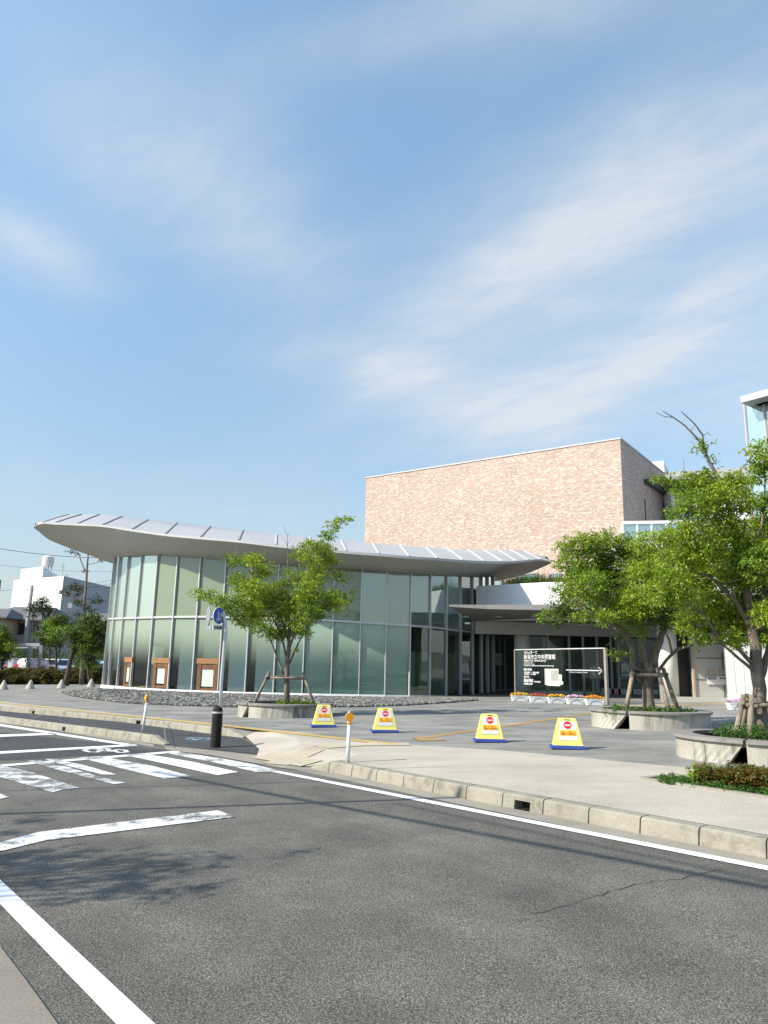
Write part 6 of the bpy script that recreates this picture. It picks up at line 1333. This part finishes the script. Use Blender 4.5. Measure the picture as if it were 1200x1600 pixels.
# dark tree mass behind cars
cl = []; rg = random.Random(77)
for _ in range(110):
    a = A(rg.uniform(-30, 165), 1040, 95 + rg.uniform(-3, 3)); cl.append((np.array((a[0], a[1], a[2] + rg.uniform(-1.2, 2.0))), .9, .8))
tag(leaf_mesh('undergrowth', cl, 12, .3, M['leaf_d'], None, 91, spray=.3), 'dark mass of undergrowth behind the parked cars', 'undergrowth', kind='stuff')
# white building
D = 130
def bx(root, name, x0, x1, ytop, D0, dep, mat, yb=1070, skew=0.0):
    a = A(x0, yb, D0); b = A(x1, yb, D0 + skew); z0_ = gz(a[0], D0) - 2; zt_ = A(x0, ytop, D0)[2]
    m_ = MB(); m_.prism([(a[0], a[1]), (b[0], b[1]), (b[0] + dep * .25, b[1] + dep), (a[0] + dep * .25, a[1] + dep)], z0_, zt_); return m_.build(name, mat, root, world=True)
wb = empty('white_building', (*A(40, 1050, D)[:2], 0), label='white block building with rooftop water tank in the left distance', cat='building')
a = A(3, 1060, 128); b = A(82, 1060, 120); c = A(200, 1060, 150); zt_ = Vz(b, 900)
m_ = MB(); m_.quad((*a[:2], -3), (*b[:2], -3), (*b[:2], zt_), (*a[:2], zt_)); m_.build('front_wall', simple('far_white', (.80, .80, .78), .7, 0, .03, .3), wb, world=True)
m_ = MB(); m_.quad((*b[:2], -3), (*c[:2], -3), (*c[:2], Vz(c, 926)), (*b[:2], zt_)); m_.build('side_wall', simple('far_white_shaded', (.40, .41, .42), .8, 0, .05, .3), wb, world=True)  # side of the same white block, its shade put into a grey colour
m_ = MB(); m_.poly([(*a[:2], zt_), (*b[:2], zt_), (*c[:2], Vz(c, 926)), (c[0] - 8, c[1] + 5, zt_ - 1)]); m_.build('roof', M['greywall'], wb, world=True)
a = A(32, 900, 130); b = A(66, 900, 125); c = A(93, 900, 140); z0_ = zt_ - .2; z1_ = Vz(b, 885)
m_ = MB(); m_.prism([(a[0], a[1]), (b[0], b[1]), (c[0], c[1]), (c[0] - 5, c[1] + 4)], z0_, z1_); m_.build('penthouse', bpy.data.materials['far_white'], wb, world=True)
a = A(66.5, 880, 127); r_ = 9 * 127 / F; zt0_ = z1_
m_ = MB(); m_.lathe((a[0], a[1] + 2, zt0_ + .5), [(r_ * .85, 0), (r_ * .95, .2), (r_, 1.0), (r_ * .97, 1.6), (r_ * .5, 1.85), (.1, 1.95)], 20); tk = m_.build('water_tank', M['tank'], wb, world=True, smooth=False)
m_ = MB()
for k in range(4): m_.bar((a[0] + (r_ * .7) * math.cos(k * 1.57 + .7), a[1] + 2 + r_ * .7 * math.sin(k * 1.57 + .7), zt0_), (a[0] + (r_ * .7) * math.cos(k * 1.57 + .7), a[1] + 2 + r_ * .7 * math.sin(k * 1.57 + .7), zt0_ + .6), .12, .12)
m_.build('tank_stand', M['signgrey'], tk, world=True)
for x, y0, y1 in ((99, 898, 880), (104, 912, 896), (97, 915, 900)):
    a = A(x, y0, 135); b = A(x, y1, 135); m_ = MB(); m_.bar(a - (0, 0, 4), b, .07, .07, up=(1, 0, 0)); 
    for k in range(3): q = b - (0, 0, .3 + k * .3); m_.bar(q - (.6 - k * .1, 0, 0), q + (.6 - k * .1, 0, 0), .05, .05)
    m_.build('aerial', M['signgrey'], wb, world=True)
for x, y in ((55, 943), (110, 946)): a = A(x, y, 119); m_ = MB(); m_.box(a, (.7, .3, .8)); m_.build('wall_vent', M['housewall'], wb, world=True)
# houses
def house(px0, px1, ywall, yridge, D, dep, label, wallm, roofm='rooftile', windows=()):
    a = A(px0, 1060, D); b = A(px1, 1060, D); ze = A(px0, ywall, D)[2]; zr_ = A((px0 + px1) / 2, yridge, D + dep / 2)[2]; root = empty('house', ground(*((a + b) / 2)[:2], 0), label=label, cat='house', group='tiled roof houses in the left distance')
    g_ = gz(a[0], D) - .5; m_ = MB(); m_.prism([(a[0], D), (b[0], D), (b[0], D + dep), (a[0], D + dep)], g_, ze); m_.build('wall', wallm, root, world=True)
    o_ = .7; x0, x1 = a[0] - o_, b[0] + o_; y0, y1 = D - o_, D + dep + o_; ym = D + dep / 2; hip = (x1 - x0) * .18
    m_ = MB(); V = [(x0, y0, ze), (x1, y0, ze), (x1, y1, ze), (x0, y1, ze), (x0 + hip, ym, zr_), (x1 - hip, ym, zr_)]; V2 = [(x, y, z - .18) for x, y, z in V[:4]]
    m_.add(V + V2, [(0, 1, 5, 4), (1, 2, 5), (2, 3, 4, 5), (3, 0, 4), (0, 6, 7, 1), (1, 7, 8, 2), (2, 8, 9, 3), (3, 9, 6, 0), (9, 8, 7, 6)]); rf = m_.build('roof', M[roofm], root, world=True)
    for wx0, wx1, wy0, wy1 in windows:
        p0 = A(wx0, wy0, D - .04); p1 = A(wx1, wy1, D - .04); m_ = MB(); m_.box(((p0[0] + p1[0]) / 2, D - .03, (p0[2] + p1[2]) / 2), (p1[0] - p0[0] + .25, .12, p0[2] - p1[2] + .25)); wf = m_.build('window', M['inner_dark'], root, world=True)
        m_ = MB(); m_.box(((p0[0] + p1[0]) / 2, D - .11, (p0[2] + p1[2]) / 2), (p1[0] - p0[0], .05, p0[2] - p1[2])); m_.build('pane', M['window'], wf, world=True)
house(-30, 64, 966, 948, 100, 9, 'grey two storey house with dark tiled roof before the white building', M['housewall'], windows=((8, 17, 973, 987), (31, 42, 975, 990), (52, 58, 978, 990)))
house(-80, -6, 962, 950, 96, 6, 'tan gable roof corner in front of the grey house at the left edge', M['tan'])
house(140, 190, 1010, 1003, 100, 8, 'low tan house with grey roof beside the pavilion corner', M['tan'])
house(120, 185, 976, 958, 118, 8, 'dark tiled house roof under the white building beside the pavilion', M['housewall'])
a = A(-30, 1060, 105); b = A(-23, 1060, 105); m_ = MB(); m_.prism([(a[0], 105), (b[0], 105), (b[0], 106), (a[0], 106)], A(0, 955, 105)[2], A(0, 905, 105)[2]); m_.box((b[0] - .3, 105.4, 0), (.5, .5, A(0, 905, 105)[2] * 2)); tag(m_.build('green_hoarding', M['greensign'], loc=(b[0], 105, 0)), 'dark green board at the left edge before the white building', 'hoarding')
# utility poles and wires in view
up_ = []
for i, (px, pt, D, lb, w) in enumerate(((34, 914, 98, 'grey utility pole with cables in front of the white building', .32), (176, 885, 120, 'thin utility pole beside the pavilion corner', .22), (-60, 880, 90, 'utility pole outside the left edge of the frame', .3))):
    p = A(px, 1050, D); z0_ = gz(p[0], D); zt_ = A(px, pt, D)[2]; root = empty('utility_pole', (p[0], D, z0_), label=lb, cat='utility pole')
    m_ = MB(); m_.tube([(0, 0, -.2), (0, 0, zt_ - z0_)], [w, w * .65], 12); m_.build('pole', M['concrete'], root, smooth=True)
    m_ = MB(); m_.bar((-.9, 0, zt_ - z0_ - .6), (.9, 0, zt_ - z0_ - .6), .1, .1); m_.bar((-.6, 0, zt_ - z0_ - 1.3), (.6, 0, zt_ - z0_ - 1.3), .08, .08); m_.build('crossarm', M['signgrey'], root)
    up_.append(A(px, pt + 3, D))
def wire(name, a, b, sag, r_, label, n_=14, **k):
    m_ = MB(); pts = [np.array(a) * (1 - t) + np.array(b) * t - np.array((0, 0, sag * 4 * t * (1 - t))) for t in [i / n_ for i in range(n_ + 1)]]; m_.tube(pts, r_, 5); return tag(m_.build(name, M['wire'], loc=a), label, 'cable', **k)
wl_ = [((-60, 846), (170, 872), 96, 100, .035, 'thick cable crossing the sky from the left edge to the roof overhang'), ((-60, 874), (178, 893), 92, 120, .018, 'faint cable passing above the water tank'), ((34, 917), (178, 905), 98, 120, .022, 'cable rising from the utility pole towards the pavilion'), ((34, 921), (178, 911), 98, 120, .022, 'second cable from the utility pole, just below the first'),
       ((-30, 915), (34, 918), 96, 98, .02, 'short cable on the white wall left of the utility pole'), ((95, 905), (178, 918), 118, 118, .02, 'cable before the shaded side wall'), ((120, 958), (180, 905), 108, 118, .02, 'slanting cable near the pine trunk')]
for (a, b, D0, D1, r_, lb) in wl_: wire('cable', A(*a, D0), A(*b, D1), .5, r_, lb)

# ================================================================== street side objects left of the frame (their shadows cross the road)
def cast(px, py, h):           # point at height h whose shadow falls on the ground seen at px,py
    g_ = G(px, py, 0); t = h / sdir[2]; return g_ + sdir * t
def wire_sh(p0, p1, h, r_, label, ext=.0):
    a = cast(*p0, h); b = cast(*p1, h); d = b - a; return wire('overhead_cable', a - d * ext, b + d * ext, 0, r_, label, 6)
wire_sh((0, 1272), (560, 1252), 6.2, .050, 'thick bundled overhead cable left of the frame', .35)
wire_sh((0, 1236), (500, 1221), 6.6, .022, 'thin overhead cable left of the frame', .5)
wire_sh((292, 1216), (1200, 1387), 6.0, .040, 'bundled overhead cable running along the street', .12)
wire_sh((650, 1262), (1200, 1377), 6.6, .018, 'thin overhead cable running along the street', .1)
# off-frame tree whose crown shades the road
q = cast(130, 1362, 4.6)
rt = empty('street_tree', (q[0] - .3, q[1], gz(q[0], q[1])), label='roadside tree left of the frame that shades the lane', cat='tree')
mb = MB(); mb.tube([(0, 0, 0), (.1, 0, 2.2), (.3, 0, 4.2)], [.13, .10, .04], 9); mb.build('trunk', M['bark'], rt, smooth=True)
cl = []; rg = random.Random(12)
for (px, py, h, r_) in [(20, 1345, 4.3, .55), (60, 1375, 4.4, .6), (110, 1350, 4.8, .5), (150, 1385, 4.5, .5), (190, 1355, 4.9, .4), (230, 1345, 4.6, .3), (260, 1362, 4.5, .28), (210, 1390, 4.3, .3), (250, 1398, 4.2, .25), (300, 1345, 4.8, .22), (340, 1340, 4.9, .2), (-60, 1360, 4.5, .7), (-60, 1310, 5, .6), (10, 1285, 5, .28), (60, 1282, 5, .2), (300, 1388, 4.4, .16), (460, 1337, 5, .10), (340, 1362, 4.6, .15), (905, 1353, 4.0, .09), (915, 1354, 4.0, .07)]:
    cl.append((cast(px, py, h), r_, .6))
leaf_mesh('crown', cl[:18], 90, .10, M['leaf_g'], rt, 13, spray=.14)
mb = MB()
for c_, r_, _ in cl[:18]: b = c_ - np.array(rt.location); mb.tube([(.15, 0, 2.6), (b[0] * .5, b[1] * .5, b[2] * .75), tuple(b)], [.04, .02, .006], 5)
mb.build('branches', M['bark'], rt)
